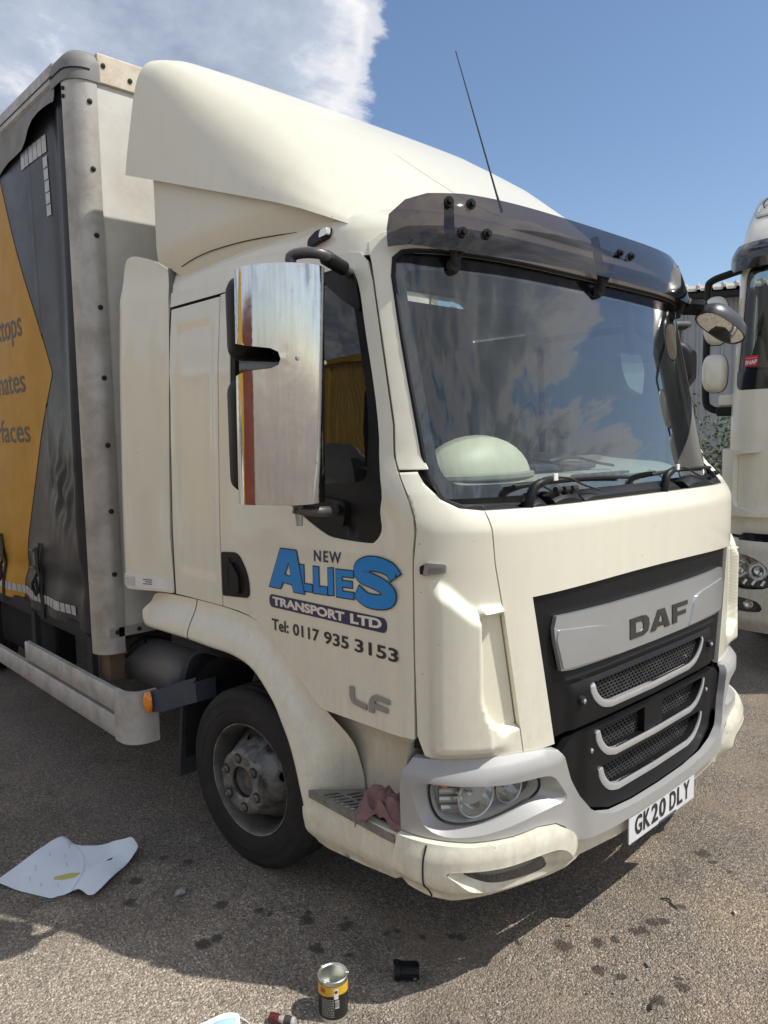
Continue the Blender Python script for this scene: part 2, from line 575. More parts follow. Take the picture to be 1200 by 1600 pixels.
def ring_patch(name, oa, ob, fa, fb, mt, parent, mid=None, n=64):
    """wall between two closed outlines, oa on surface fa and ob on surface fb"""
    def rs(poly):
        q = poly + [poly[0]]
        L = [0]
        for i in range(len(poly)):
            L.append(L[-1] + math.hypot(q[i + 1][0] - q[i][0], q[i + 1][1] - q[i][1]))
        out = []
        for k in range(n):
            t = L[-1] * k / n
            for i in range(len(poly)):
                if L[i + 1] >= t:
                    u = (t - L[i]) / max(1e-9, L[i + 1] - L[i])
                    out.append((q[i][0] + (q[i + 1][0] - q[i][0]) * u, q[i][1] + (q[i + 1][1] - q[i][1]) * u))
                    break
        return out
    A = rs(oa); B = rs(ob)
    # line the start of B up with A
    best = min(range(n), key=lambda s: sum((A[i][0] - B[(i + s) % n][0]) ** 2 + (A[i][1] - B[(i + s) % n][1]) ** 2 for i in range(0, n, 4)))
    B = B[best:] + B[:best]
    rings = [[fa(a, b) for a, b in A]]
    if mid:
        for t, dz in mid:
            rings.append([fa(a, b).lerp(fb(*q), t) + Vector((0, 0, 0)) for (a, b), q in zip(A, B)])
    rings.append([fb(a, b) for a, b in B])
    return MB().loft(rings, True).build(name, mt, parent)

TXT = {}
def text_tris(s, bold=0.0, res=4, space=1.0, word=1.0):
    """flat outline of a line of lettering as triangles, in font units"""
    k = (s, bold, space, word)
    if k in TXT:
        return TXT[k]
    cu = bpy.data.curves.new('lettering', 'FONT')
    cu.body = s
    cu.size = 1
    cu.offset = bold
    cu.space_character = space
    cu.space_word = word
    cu.resolution_u = res
    ob = bpy.data.objects.new('lettering', cu)
    C.objects.link(ob)
    bpy.context.view_layer.update()
    me = bpy.data.meshes.new_from_object(ob.evaluated_get(bpy.context.evaluated_depsgraph_get()))
    vs = [(v.co.x, v.co.y) for v in me.vertices]
    fs = [tuple(p.vertices) for p in me.polygons]
    bpy.data.objects.remove(ob)
    bpy.data.curves.remove(cu)
    bpy.data.meshes.remove(me)
    TXT[k] = (vs, fs)
    return TXT[k]
def lettering(name, s, a0, a1, b0, b1, fn, mt, parent, bold=0.0, thick=0.0, slant=0.0, ref=None, label=None, space=1.0, word=1.0, grow=0.0):
    """lettering stretched to the box a0..a1 x b0..b1 on the surface fn; ref = text whose box is used for fitting"""
    vs, fs = text_tris(s, bold, space=space, word=word)
    rv = text_tris(s, ref, space=space, word=word)[0] if ref is not None else vs
    x0 = min(v[0] for v in rv); x1 = max(v[0] for v in rv)
    y0 = min(v[1] for v in rv); y1 = max(v[1] for v in rv)
    q = []
    for x, y in vs:
        u = (x - x0) / (x1 - x0); w = (y - y0) / (y1 - y0)
        a = a0 + (a1 - a0) * u
        b = b0 + (b1 - b0) * w + slant * u
        q.append((a, b))
    if not thick:
        # every letter (or dot) its own piece
        par = list(range(len(q)))
        def find(i):
            while par[i] != i:
                par[i] = par[par[i]]
                i = par[i]
            return i
        for f in fs:
            for i in f[1:]:
                par[find(i)] = find(f[0])
        groups = {}
        for f in fs:
            groups.setdefault(find(f[0]), []).append(f)
        for g in groups.values():
            ids = sorted({i for f in g for i in f})
            rm = {i: k for k, i in enumerate(ids)}
            o = mobj(name, [fn(*q[i], 0.0) for i in ids], [tuple(rm[i] for i in f) for f in g], mt, parent, smooth=False, recalc=False, label=label)
    else:
        n = len(q)
        V = [fn(a, b, thick) for a, b in q] + [fn(a, b, 0) for a, b in q]
        F = list(fs) + [tuple(i + n for i in f[::-1]) for f in fs]
        cnt = {}
        for f in fs:
            for i in range(len(f)):
                e = (f[i], f[(i + 1) % len(f)])
                cnt.setdefault(tuple(sorted(e)), []).append(e)
        for l in cnt.values():
            if len(l) == 1:
                a, b = l[0]
                F.append((b, a, a + n, b + n))
        o = mobj(name, V, F, mt, parent, smooth=False, label=label)
    return o
def polyprint(name, polys, fn, mt, parent, thick=0.0, res=0.05, bevel=0.0):
    """flat print or badge cut from outlines [(outline, holes), ...]"""
    vs = []; fs = []
    for ol, hs in polys:
        V, F = cdt(ol, hs, res)
        n = len(vs)
        top = [fn(a, b, thick) for a, b in V]
        vs += top
        fs += [tuple(i + n for i in f) for f in F]
        if thick:
            m_ = len(V)
            vs += [fn(a, b, 0.0) for a, b in V]
            fs += [tuple(i + n + m_ for i in f[::-1]) for f in F]
            cnt = {}
            for f in F:
                for i in range(3):
                    e = (f[i], f[(i + 1) % 3])
                    cnt.setdefault(tuple(sorted(e)), []).append(e)
            for l in cnt.values():
                if len(l) == 1:
                    a, b = l[0]
                    fs.append((b + n, a + n, a + n + m_, b + n + m_))
    return mobj(name, vs, fs, mt, parent, smooth=bool(bevel), bevel=bevel, recalc=bool(thick))
def rectp(a0, a1, b0, b1):
    return [(a0, b0), (a1, b0), (a1, b1), (a0, b1)]
def sm(t):
    t = min(1.0, max(0.0, t))
    return t * t * (3 - 2 * t)
def lerpt(x, tab):
    if x <= tab[0][0]:
        return tab[0][1]
    for i in range(len(tab) - 1):
        if x <= tab[i + 1][0]:
            a, b = tab[i], tab[i + 1]
            return a[1] + (b[1] - a[1]) * (x - a[0]) / (b[0] - a[0])
    return tab[-1][1]

# ------------------------------------------------------------------ ground
def ground_material():
    M = bpy.data.materials.new('worn_tarmac')
    M.use_nodes = True
    t = M.node_tree
    b = t.nodes['Principled BSDF']
    g = N(t, 'ShaderNodeNewGeometry')
    pos = g.outputs['Position']
    big = noise(t, pos, 0.55, 6, 0.6, 0.5)
    mid = noise(t, pos, 3.2, 8, 0.65, 0.3)
    base = ramp(t, val(t, 'ADD', val(t, 'MULTIPLY', big, 0.6), val(t, 'MULTIPLY', mid, 0.4)), [(0.38, (0.315, 0.270, 0.218)), (0.5, (0.390, 0.330, 0.262)), (0.62, (0.480, 0.395, 0.300))])
    v1 = N(t, 'ShaderNodeTexVoronoi')
    v1.inputs['Scale'].default_value = 150
    v1.inputs['Randomness'].default_value = 1.0
    LK(t, pos, v1.inputs['Vector'])
    v2 = N(t, 'ShaderNodeTexVoronoi')
    v2.inputs['Scale'].default_value = 390
    LK(t, pos, v2.inputs['Vector'])
    st = ramp(t, v1.outputs['Color'], [(0.0, 0.34), (0.3, 0.74), (0.7, 1.12), (1.0, 2.1)])
    st2 = ramp(t, v2.outputs['Color'], [(0.0, 0.55), (0.5, 1.0), (1.0, 1.6)])
    c = mixc(t, 1.0, base, st, 'MULTIPLY')
    c = mixc(t, 1.0, c, st2, 'MULTIPLY')
    gap = ramp(t, v1.outputs['Distance'], [(0.25, 1.0), (0.65, 0.60)])
    c = mixc(t, 0.75, c, gap, 'MULTIPLY')
    pit = noise(t, pos, 60, 5, 0.75)
    c = mixc(t, ramp(t, pit, [(0.56, 0.0), (0.66, 0.78)]), c, (0.075, 0.066, 0.058))
    # ochre dust drifts
    du = noise(t, pos, 1.7, 7, 0.62, 0.8, (5, 1, 0))
    c = mixc(t, ramp(t, du, [(0.52, 0.0), (0.66, 0.50)]), c, (0.40, 0.315, 0.220))
    # drifts of pale and tan dust
    for dx, dy, dr, dc, da in ((.85, 2.15, 1.0, (.56, .475, .37), .75), (2.80, 1.02, .28, (.42, .33, .225), .7), (2.30, .90, .30, (.42, .33, .235), .6), (2.78, 1.72, .38, (.44, .34, .24), .55), (3.6, 1.0, .5, (.44, .34, .24), .5)):
        dn_ = N(t, 'ShaderNodeVectorMath', operation='DISTANCE')
        LK(t, pos, dn_.inputs[0])
        dn_.inputs[1].default_value = (dx, dy, 0)
        e_ = val(t, 'ADD', val(t, 'SUBTRACT', 1.0, val(t, 'DIVIDE', dn_.outputs['Value'], dr)), val(t, 'MULTIPLY', val(t, 'SUBTRACT', mid, 0.5), 1.6))
        c = mixc(t, ramp(t, e_, [(0.0, 0.0), (0.6, da)]), c, mixc(t, 1.0, dc, mixc(t, 1.0, st, st2, 'MULTIPLY'), 'MULTIPLY'))
    # oil drips and damp spots on the tarmac
    spots = [(1.42, 2.96, 0.020), (1.48, 2.86, 0.022), (1.25, 2.88, 0.028), (1.17, 2.75, 0.028), (1.42, 2.49, 0.026), (1.51, 2.36, 0.018), (1.52, 2.31, 0.013), (1.63, 2.21, 0.016), (1.60, 2.18, 0.030), (1.71, 2.09, 0.014), (1.68, 2.05, 0.027), (1.25, 2.33, 0.030), (1.30, 2.33, 0.020), (1.53, 2.03, 0.027), (1.59, 1.92, 0.016), (1.92, 1.74, 0.018), (1.94, 1.71, 0.018), (1.76, 1.92, 0.014), (1.80, 1.90, 0.014), (1.84, 1.81, 0.014), (3.09, 1.35, 0.035), (3.05, 1.29, 0.020), (3.03, 1.21, 0.014), (2.41, 1.29, 0.022), (2.44, 1.27, 0.020), (2.50, 1.27, 0.024), (2.54, 1.25, 0.022), (2.67, 1.24, 0.016), (2.32, 1.32, 0.020), (2.16, 1.43, 0.034), (2.26, 1.35, 0.024), (2.14, 1.27, 0.022), (2.17, 1.21, 0.020), (2.27, 1.04, 0.022), (2.15, 1.07, 0.026), (2.06, 1.55, 0.014), (2.29, 1.07, 0.014)]
    wob = N(t, 'ShaderNodeTexNoise')
    wob.inputs['Scale'].default_value = 26
    wob.inputs['Detail'].default_value = 4
    LK(t, pos, wob.inputs['Vector'])
    off = N(t, 'ShaderNodeVectorMath', operation='MULTIPLY_ADD')
    LK(t, wob.outputs['Color'], off.inputs[0])
    off.inputs[1].default_value = (0.05, 0.05, 0)
    LK(t, pos, off.inputs[2])
    acc = None
    for x, y, r in spots:
        d = N(t, 'ShaderNodeVectorMath', operation='DISTANCE')
        LK(t, off.outputs[0], d.inputs[0])
        d.inputs[1].default_value = (x + 0.025, y + 0.025, 0)
        s_ = val(t, 'SUBTRACT', 1.0, val(t, 'DIVIDE', d.outputs['Value'], r * 1.15))
        acc = s_ if acc is None else val(t, 'MAXIMUM', acc, s_)
    sp = ramp(t, acc, [(0.0, 0.0), (0.25, 0.72), (0.6, 0.82)])
    c = mixc(t, sp, c, (0.062, 0.046, 0.034))
    LK(t, c, b.inputs['Base Color'])
    LK(t, val(t, 'SUBTRACT', 0.92, val(t, 'MULTIPLY', sp, 0.35)), b.inputs['Roughness'])
    h = val(t, 'ADD', val(t, 'MULTIPLY', v1.outputs['Distance'], -0.9), val(t, 'MULTIPLY', v2.outputs['Distance'], -0.4))
    h = val(t, 'ADD', h, val(t, 'MULTIPLY', mid, 1.6))
    h = val(t, 'ADD', h, val(t, 'MULTIPLY', pit, -0.5))
    bp = N(t, 'ShaderNodeBump')
    bp.inputs['Strength'].default_value = 1.0
    bp.inputs['Distance'].default_value = 0.012
    LK(t, h, bp.inputs['Height'])
    LK(t, bp.outputs[0], b.inputs['Normal'])
    return M
def build_ground():
    # finer near the camera, gently uneven, one sheet out to the horizon
    xs = [-600, -150, -40, -15, -6, -2] + [i * 0.22 for i in range(-4, 32)] + [9, 12, 18, 30, 70, 200, 600]
    ys = [-600, -150, -40, -15, -6, -2] + [i * 0.22 for i in range(-4, 32)] + [9, 12, 18, 30, 70, 200, 600]
    vs = []; fs = []
    for j, y in enumerate(ys):
        for i, x in enumerate(xs):
            dz = 0.004 * math.sin(x * 2.3 + y * 1.1) * math.sin(y * 1.9 - x * 0.6) - 0.004
            vs.append((x, y, dz if abs(x) < 8 and abs(y) < 8 else -0.004))
    n = len(xs)
    for j in range(len(ys) - 1):
        for i in range(n - 1):
            fs.append((j * n + i, j * n + i + 1, (j + 1) * n + i + 1, (j + 1) * n + i))
    o = mobj('ground', vs, fs, ground_material(), recalc=False)
    tag(o, 'worn sandy grey tarmac yard', None, kind='structure')
build_ground()
def build_gravel():
    vs = []; fs = []
    rnd = random.Random(3)
    ico = []
    for k in range(3):
        bm = bmesh.new()
        bmesh.ops.create_icosphere(bm, subdivisions=1, radius=1)
        ico.append(([v.co.copy() * rnd.uniform(0.75, 1.2) for v in bm.verts], [tuple(v.index for v in f.verts) for f in bm.faces]))
        bm.free()
    for i in range(5200):
        a = rnd.uniform(R(8), R(82)); d = 1.2 + 6.5 * rnd.random() ** 1.5
        x, y = math.sin(a) * d, math.cos(a) * d
        r = rnd.choice([0.0016, 0.002, 0.0026, 0.0034]) * rnd.uniform(0.8, 1.3)
        if rnd.random() < 0.012:
            r *= 2.2
        Q = Matrix.Rotation(rnd.uniform(0, 6.28), 3, 'Z') @ Matrix.Diagonal((rnd.uniform(0.8, 1.5), rnd.uniform(0.7, 1.1), rnd.uniform(0.45, 0.8)))
        V, F = ico[i % 3]
        n = len(vs)
        vs += [Q @ v * r + Vector((x, y, r * 0.25)) for v in V]
        fs += [tuple(q + n for q in f) for f in F]
    mt = mat('loose_chippings', (0.26, 0.225, 0.185), 0.85, var=0.55, vscale=45)
    o = mobj('gravel', vs, fs, mt, smooth=False, recalc=False)
    tag(o, 'fine loose chippings scattered over the tarmac', 'gravel', kind='stuff')
build_gravel()

# ------------------------------------------------------------------ the cream lorry
XC = 2.69                       # centre line of the lorry
W0, L0, N0, YF0 = 1.065, 0.33, 4.4, 1.385
_d = [0.0]
while _d[-1] < W0 * 0.90:
    _d.append(_d[-1] + 0.004)
th0 = math.acos(math.sqrt(max(0, 1 - (_d[-1] / W0) ** N0)))
for i in range(1, 401):
    th = th0 + (math.pi / 2 - th0) * i / 400
    _d.append(W0 * math.sin(th) ** (2 / N0))
_y = [L0 * (1 - math.sqrt(max(0.0, 1 - min(1, (d / W0)) ** N0))) for d in _d]
_s = [0.0]
for i in range(1, len(_d)):
    _s.append(_s[-1] + math.hypot(_d[i] - _d[i - 1], _y[i] - _y[i - 1]))
S1 = _s[-1]
import bisect
def plan(s):
    a = abs(s)
    if a >= S1:
        d, y = W0, L0 + a - S1
    else:
        i = min(len(_s) - 2, bisect.bisect_right(_s, a) - 1)
        t = (a - _s[i]) / max(1e-12, _s[i + 1] - _s[i])
        d = _d[i] + (_d[i + 1] - _d[i]) * t
        y = _y[i] + (_y[i + 1] - _y[i]) * t
    return (d if s >= 0 else -d), y
def wz(z):
    return lerpt(z, [(0, 1.065), (1.4, 1.065), (1.8, 1.055), (2.1, 1.045), (2.4, 1.028), (2.5, 1.0), (2.6, 0.95)])
def rake(z):
    return 0.115 * sm((z - 1.5) / 0.25) + max(0.0, z - 1.62) * 0.20
def rake_glass(z):
    return 0.269 + (z - 2.39) * 0.20
def SP(s, z, o=0.0, rk=rake):
    """skin of the cab: s runs round the cab from the middle of the front (driver's side negative), z up, o outwards"""
    e = 2e-3
    d, y = plan(s)
    d0, y0 = plan(s - e)
    d1, y1 = plan(s + e)
    tx, ty = d1 - d0, y1 - y0
    L = math.hypot(tx, ty) or 1
    d += ty / L * o
    y += -tx / L * o
    b = 1 - sm((y - 0.3) / 1.0)
    return Vector((XC + d * wz(z) / W0, YF0 + y + rk(z) * b, z))
def yS(y):
    return y - YF0 - L0 + S1     # side wall: distance along the lorry -> s
def skin(off=0.0, field=None, rk=rake):
    if field:
        return lambda a, b, o: SP(a, b, o + off + field(a, b), rk)
    return lambda a, b, o: SP(a, b, o + off, rk)
def mir(poly):
    return [(-a, b) for a, b in poly]

lorry = thing('lorry', 'cream lorry cab with smoked sun visor pulling a slate and orange curtain-sided body', 'lorry', (XC, 2.65, 0), world_coords=True)

# --- bonnet panel (the wide front panel over the grille)
gr = [(-.735, .60), (-.735, 1.10), (-.731, 1.284)]
grille_hole_top = [(-.731, 1.284)] + [(x / 20 * .731, 1.284 + .012 * (1 - (x / 20) ** 2)) for x in range(-19, 20)] + [(.731, 1.284)]
bon = [(.888, 1.566), (.871, 1.40), (.841, 1.24), (.765, .775), (.628, .775)] + [(.731, 1.284)] + grille_hole_top[::-1][1:-1] + [(-.731, 1.284), (-.628, .775), (-.765, .775), (-.841, 1.24), (-.871, 1.40), (-.888, 1.566)]
crease = lambda a, z: -.16 * max(0.0, z - 1.508)
patch('bonnet_panel', bon, [], skin(0.0, crease), 0.022, cream, lorry, 0.02, 0.003)
# --- corner panels with the air scoop
def scoop(a, z):
    a = abs(a)
    edge = .925 - .03 * sm((z - 1.0) / -0.15)                    # front edge of the scoop
    up = sm((a - edge) / 0.009)
    back = 1 - sm((a - 1.045) / 0.055)
    ztop = 1.262 + .085 * sm((a - .93) / .13)
    top = 1 - sm((z - (ztop - .045)) / 0.06)
    bot = sm((z - .785) / 0.05)
    o = 0.044 * up * back * top * bot
    # the mouth: a sunk pocket beside the seam
    zb = .862 + .05 * sm((a - .85) / .06)
    mouth = sm((edge - .004 - a) / 0.010) * sm((z - zb) / 0.012) * sm((1.246 - z) / 0.012)
    lip = (1 - up) * 0.040 * sm((a - .80) / .12) * (sm((z - 1.244) / .010) * (1 - sm((z - 1.256) / .020)) + sm((zb + .004 - z) / .012) * bot)
    return o + lip - 0.024 * mouth - .16 * max(0.0, min(z, 1.58) - 1.508) * (1 - sm((a - .90) / .12))
cor_out = [(.893, 1.566), (.875, 1.40), (.846, 1.24), (.770, .778), (.80, .778), (.948, .779), (1.05, .783), (1.102, .798), (1.126, .86), (1.131, 1.12), (1.131, 1.41), (1.115, 1.60), (1.098, 1.686), (1.040, 1.688), (1.040, 1.650), (1.017, 1.603), (.969, 1.575)]
for sd in (-1, 1):
    ol = cor_out if sd > 0 else mir(cor_out)
    cp = patch('corner_panel', ol, [], skin(0.0, scoop), 0.02, cream, lorry, 0.0078, 0.0, sharp=70)
    # thin seam fins inside the scoop mouth
    for zf in ((.98, 1.11) if sd > 0 else ()):
        MB().loft([[SP(sd * a, zf - .004, -.03) for a in (.80 + (zf - .86) * .16, .90)], [SP(sd * a, zf - .004, -.006) for a in (.80 + (zf - .86) * .16, .90)], [SP(sd * a, zf + .004, -.006) for a in (.80 + (zf - .86) * .16, .90)], [SP(sd * a, zf + .004, -.03) for a in (.80 + (zf - .86) * .16, .90)]], False).build('scoop_rib', cream, cp)
    # small clear side lamp
    lm_ = patch('side_marker_lamp', rounded([(sd * 1.098, 1.374), (sd * 1.030, 1.384), (sd * 1.030, 1.412), (sd * 1.090, 1.416)], .008), [], skin(0.022), 0.022, mat('marker_clear', (.34, .34, .33), .22, .3, .4), lorry, 0.012, 0.006)
    patch('lamp_lens', rounded([(sd * 1.084, 1.381), (sd * 1.036, 1.388), (sd * 1.036, 1.404), (sd * 1.080, 1.402)], .006), [], skin(0.0245), 0.002, lensm, lm_, 0.012)
    patch('lamp_base', rounded([(sd * 1.107, 1.380), (sd * 1.094, 1.376), (sd * 1.094, 1.408), (sd * 1.107, 1.404)], .004), [], skin(0.016), 0.016, blackp, lm_, 0.012)

# cream return strips behind the two long seams
for sd in (-1, 1):
    MB().loft([[SP(sd * (a + e), z, -.030) for e in (-.035, 0, .035)] for a, z in ((.890, 1.56), (.873, 1.40), (.843, 1.24), (.805, 1.0), (.768, .78))], False).build('seam_backing', cream, lorry)
# --- front frame: A pillars and header round the windscreen
fr_out = [(-1.097, 1.694)] + [(-1.080, 1.838), (-1.083, 2.093), (-1.091, 2.36), (-1.10, 2.43)] + [(x / 24 * 1.10, 2.46) for x in range(-23, 24)] + [(1.10, 2.43), (1.091, 2.36), (1.083, 2.093), (1.080, 1.838), (1.097, 1.694)]
ws_out = [(-1.000, 1.694), (-1.004, 1.80), (-1.013, 1.98), (-1.020, 2.17), (-1.024, 2.31), (-1.014, 2.368), (-.985, 2.389), (-.94, 2.393), (.94, 2.393), (.985, 2.389), (1.014, 2.368), (1.024, 2.31), (1.020, 2.17), (1.013, 1.98), (1.004, 1.80), (1.000, 1.694)]
fr = fr_out + ws_out[::-1]
patch('windscreen_surround', fr, [], skin(0.0), 0.03, cream, lorry, 0.035, 0.004)
# --- windscreen, its rubber, its black printed border
low_ws = [(-.985, 1.640), (-.955, 1.595), (-.90, 1.575), (-.6, 1.568), (0, 1.566), (.6, 1.568), (.90, 1.575), (.955, 1.595), (.985, 1.640)]
gl_out = [(-a, z) for a, z in [(1.000, 1.694), (1.004, 1.80), (1.013, 1.98), (1.020, 2.17), (1.024, 2.31), (1.014, 2.368), (.985, 2.389)]][::-1]
glass_ol = low_ws + ws_out[::-1]
gin = rounded([(-.952, 1.640), (.952, 1.640), (.988, 2.335), (-.988, 2.335)], [.09, .09, .05, .05], 8)
ws = patch('windscreen', glass_ol, [], skin(-.012, None, rake_glass), 0.0, wsglass, lorry, 0.05, recalc=False)
patch('black_border', glass_ol, [gin], skin(-.016, None, rake_glass), 0.0, gloss, ws, 0.04)
rub_out = [(a * 1.003, b) for a, b in glass_ol]
rings = []
pr = subdiv(glass_ol, .04)
MBr = MB()
MBr.tube([SP(a, b, -.004, rake_glass) for a, b in pr] + [SP(*pr[0], -.004, rake_glass)], .009, 6, False)
MBr.build('windscreen_seal', blackp, ws)
# --- dark sheets added behind the seams to block light at the gaps
for sd in (-1, 1):
    ol = [(1.16, .80), (.70, .80), (.70, 1.30), (.86, 1.55), (1.00, 1.60), (1.00, 1.70), (1.03, 2.37), (1.16, 2.40)]
    patch('pillar_light_stop', ol if sd > 0 else mir(ol), [], skin(-.040), 0.0, blackr, lorry, 0.06)
    ol = [(1.14, .86), (1.60, .86), (2.0, 1.12), (2.62, 1.12), (2.62, 1.50), (1.14, 1.42)]
    patch('door_light_stop', ol if sd > 0 else mir(ol), [], skin(-.040), 0.0, blackr, lorry, 0.08)
# --- cowl and wipers in the recess under the glass
cs = [i / 16 for i in range(-16, 17)]
MB().loft([[SP(a * .93, 1.535, -.055, lambda z: 0.0) for a in cs], [SP(a * .95, 1.548, -.095, lambda z: 0.0) for a in cs], [SP(a * .97, 1.572, -.004, rake_glass) for a in cs], [SP(a * .975, 1.600, .002, rake_glass) for a in cs]], False).build('wiper_cowl', blackp, lorry)
def cowl_box(a0, a1, z0, z1, o0, o1, name='cowl_cover', mt=blackp):
    M_ = MB()
    n = max(3, int(abs(a1 - a0) / .05))
    rg = []
    for i in range(n + 1):
        a = a0 + (a1 - a0) * i / n
        e = 0.82 if i in (0, n) else 1.0
        rg.append([SP(a, z0, o0, lambda z: 0), SP(a, z0 + (z1 - z0) * .72 * e, o0 + .008, lambda z: 0), SP(a, z0 + (z1 - z0) * e, o0 - .018, lambda z: 0), SP(a, z0 + (z1 - z0) * e, o1, lambda z: 0), SP(a, z0, o1, lambda z: 0)])
    M_.loft(rg, True, True)
    return M_.build(name, mt, lorry, bevel=.004)
cowl_box(-.70, -.615, 1.52, 1.595, -.050, -.095)
cowl_box(-.585, -.43, 1.52, 1.610, -.048, -.10)
cowl_box(-.41, .30, 1.52, 1.603, -.052, -.105)
cowl_box(.36, .60, 1.52, 1.612, -.046, -.10)
cowl_box(.63, .80, 1.52, 1.605, -.048, -.095)
cowl_box(-.95, -.73, 1.52, 1.580, -.050, -.095)
for k in range(3):
    for a0 in (-.575, .64):
        MB().tube([SP(a0 + .045 * k + .004, 1.614, -.052, lambda z: 0), SP(a0 + .045 * k + .036, 1.614, -.056, lambda z: 0)], .011, 8).build('wiper_linkage', blackr, lorry)
for a0, a1, tip in ((-.70, -.56, -.02), (.16, .30, .86)):
    wp = MB().tube(smooth_path([SP(a0 - .012, 1.525, -.048, lambda z: 0), SP(a0 - .008, 1.585, -.042, lambda z: 0), SP(a0 + .015, 1.628, -.044, lambda z: 0), SP(a0 + .06, 1.645, -.045, lambda z: 0), SP(a1 + .02, 1.650, .035, rake_glass)], 5), [.016] * 11 + [.016, .015, .015, .014, .013, .013, .012, .011, .010, .009], 10).build('wiper_arm', blackp, lorry)
    MB().tube([SP(a1 - .14 + (tip - a1 + .14) * i / 14, 1.630 + .012 * math.sin(i / 14 * math.pi), .014, rake_glass) for i in range(15)], .008, 6).build('wiper_blade', blackr, wp)
    MB().tube(smooth_path([SP(a1 + .02, 1.655, .03, rake_glass), SP(a1 + .09, 1.648, .055, rake_glass), SP(a1 + .16, 1.622, .06, rake_glass), SP(a1 + .24, 1.600, -.04, lambda z: 0)], 5), .0035, 6).build('washer_hose', blackr, wp)
    MB().box(-.012, .012, -.004, .004, -.012, .012, Matrix.Translation(SP(a1 + .02, 1.655, .052, rake_glass))).build('arm_clip', white, wp, bevel=.002)

# --- doors
door_ol = [(1.136, .846), (1.343, .840), (1.560, .834), (1.598, .838), (1.640, .862), (1.743, .934), (1.845, 1.008), (1.936, 1.064), (2.0, 1.091), (2.051, 1.101), (2.12, 1.107), (2.236, 1.109), (2.240, 1.50), (2.238, 2.10), (2.228, 2.378), (1.80, 2.392), (1.35, 2.402), (1.17, 2.402), (1.125, 2.395), (1.102, 2.365), (1.094, 2.30), (1.089, 2.093), (1.086, 1.838), (1.104, 1.69), (1.121, 1.60), (1.136, 1.45), (1.137, 1.20)]
win_ol = [(1.252, 1.560), (1.262, 1.500), (1.290, 1.466), (1.330, 1.456), (1.50, 1.459), (1.565, 1.475), (1.647, 1.508), (1.751, 1.559), (1.86, 1.598), (2.05, 1.610), (2.135, 1.625), (2.150, 1.68), (2.150, 2.29), (2.12, 2.338), (2.06, 2.350), (1.32, 2.356), (1.205, 2.356), (1.160, 2.338), (1.143, 2.28), (1.139, 2.18), (1.132, 1.92), (1.146, 1.74), (1.20, 1.63)]
win_in = [(1.285, 1.655), (1.42, 1.645), (1.62, 1.640), (1.86, 1.64), (2.06, 1.642), (2.11, 1.66), (2.118, 1.70), (2.118, 2.27), (2.10, 2.306), (2.05, 2.316), (1.33, 2.320), (1.225, 2.318), (1.190, 2.300), (1.176, 2.25), (1.166, 1.95), (1.185, 1.78), (1.225, 1.69)]
win_s = curve2(win_ol, 3, True)
swage = lambda a, z: -.006 * sm((abs(a) - 2.225) / .012) * sm((2.38 - z) / .01)
handle_hole = rounded([(2.232, 1.338), (2.232, 1.155), (2.030, 1.172), (2.036, 1.262), (2.105, 1.348)], [.012, .012, .03, .05, .04])
for sd in (-1, 1):
    q = (lambda p: p) if sd > 0 else mir
    door = patch('door', q(door_ol), [q(win_s)], skin(0.0), 0.028, cream, lorry, 0.06, 0.004)
    patch('window_frame', q(win_s), [q(curve2(win_in, 3, True))], skin(-.004), 0.02, blackp, door, 0.05, 0.003)
    patch('window_glass', q(curve2(win_in, 3, True)), [], skin(-.014), 0.0, sideglass, door, 0.08)
    hd = patch('door_handle', q(handle_hole), [], skin(.006), 0.006, blackp, door, 0.03, 0.004)
    patch('handle_recess', q(rounded([(2.185, 1.29), (2.185, 1.185), (2.070, 1.19), (2.070, 1.25), (2.110, 1.30)], .03)), [], skin(.0075), 0.001, deep, hd, 0.03)
    patch('handle_grip', q(rounded([(2.150, 1.315), (2.150, 1.175), (2.085, 1.180), (2.085, 1.26)], .025)), [], skin(.020), 0.014, blackp, hd, 0.02, 0.006)
    patch('key_lock', q(rounded([(2.210, 1.315), (2.165, 1.322), (2.165, 1.290), (2.210, 1.288)], .012)), [], skin(.010), 0.004, blackr, hd, 0.02)
    # raised model letters low on the door
    if sd < 0:
        Lp = rounded([(-1.428, .958), (-1.428, .918), (-1.414, .899), (-1.342, .893), (-1.342, .912), (-1.402, .917), (-1.405, .924), (-1.405, .959)], [.003, .012, .012, .003, .003, .006, .006, .003])
        Fp = rounded([(-1.330, .892), (-1.330, .930), (-1.314, .951), (-1.296, .958), (-1.230, .955), (-1.230, .939), (-1.292, .940), (-1.302, .932), (-1.303, .928), (-1.240, .925), (-1.240, .908), (-1.306, .910), (-1.306, .892)], [.003, .012, .012, .01, .003, .003, .006, .006, .001, .003, .003, .003, .003])
        for pp in (Lp, Fp):
            polyprint('badge_letter', [(pp, [])], skin(.0), mat('badge_grey', (.36, .35, .33), .35, .5), door, .007, .03, 0.0015)
    # quarter panel behind the door, with a shallow pressed field
    quarter = [(2.246, 1.109), (2.40, 1.108), (2.645, 1.104), (2.655, 1.60), (2.655, 2.20), (2.640, 2.372), (2.234, 2.372), (2.245, 2.10), (2.247, 1.50)]
    field = lambda a, z: -.007 * sm((abs(a) - 2.285) / .015) * sm((2.595 - abs(a)) / .015) * sm((z - 1.21) / .015) * sm((2.30 - z) / .02)
    patch('quarter_panel', q(quarter), [], skin(0.0, field), 0.02, cream, lorry, 0.02, 0.0, sharp=60)

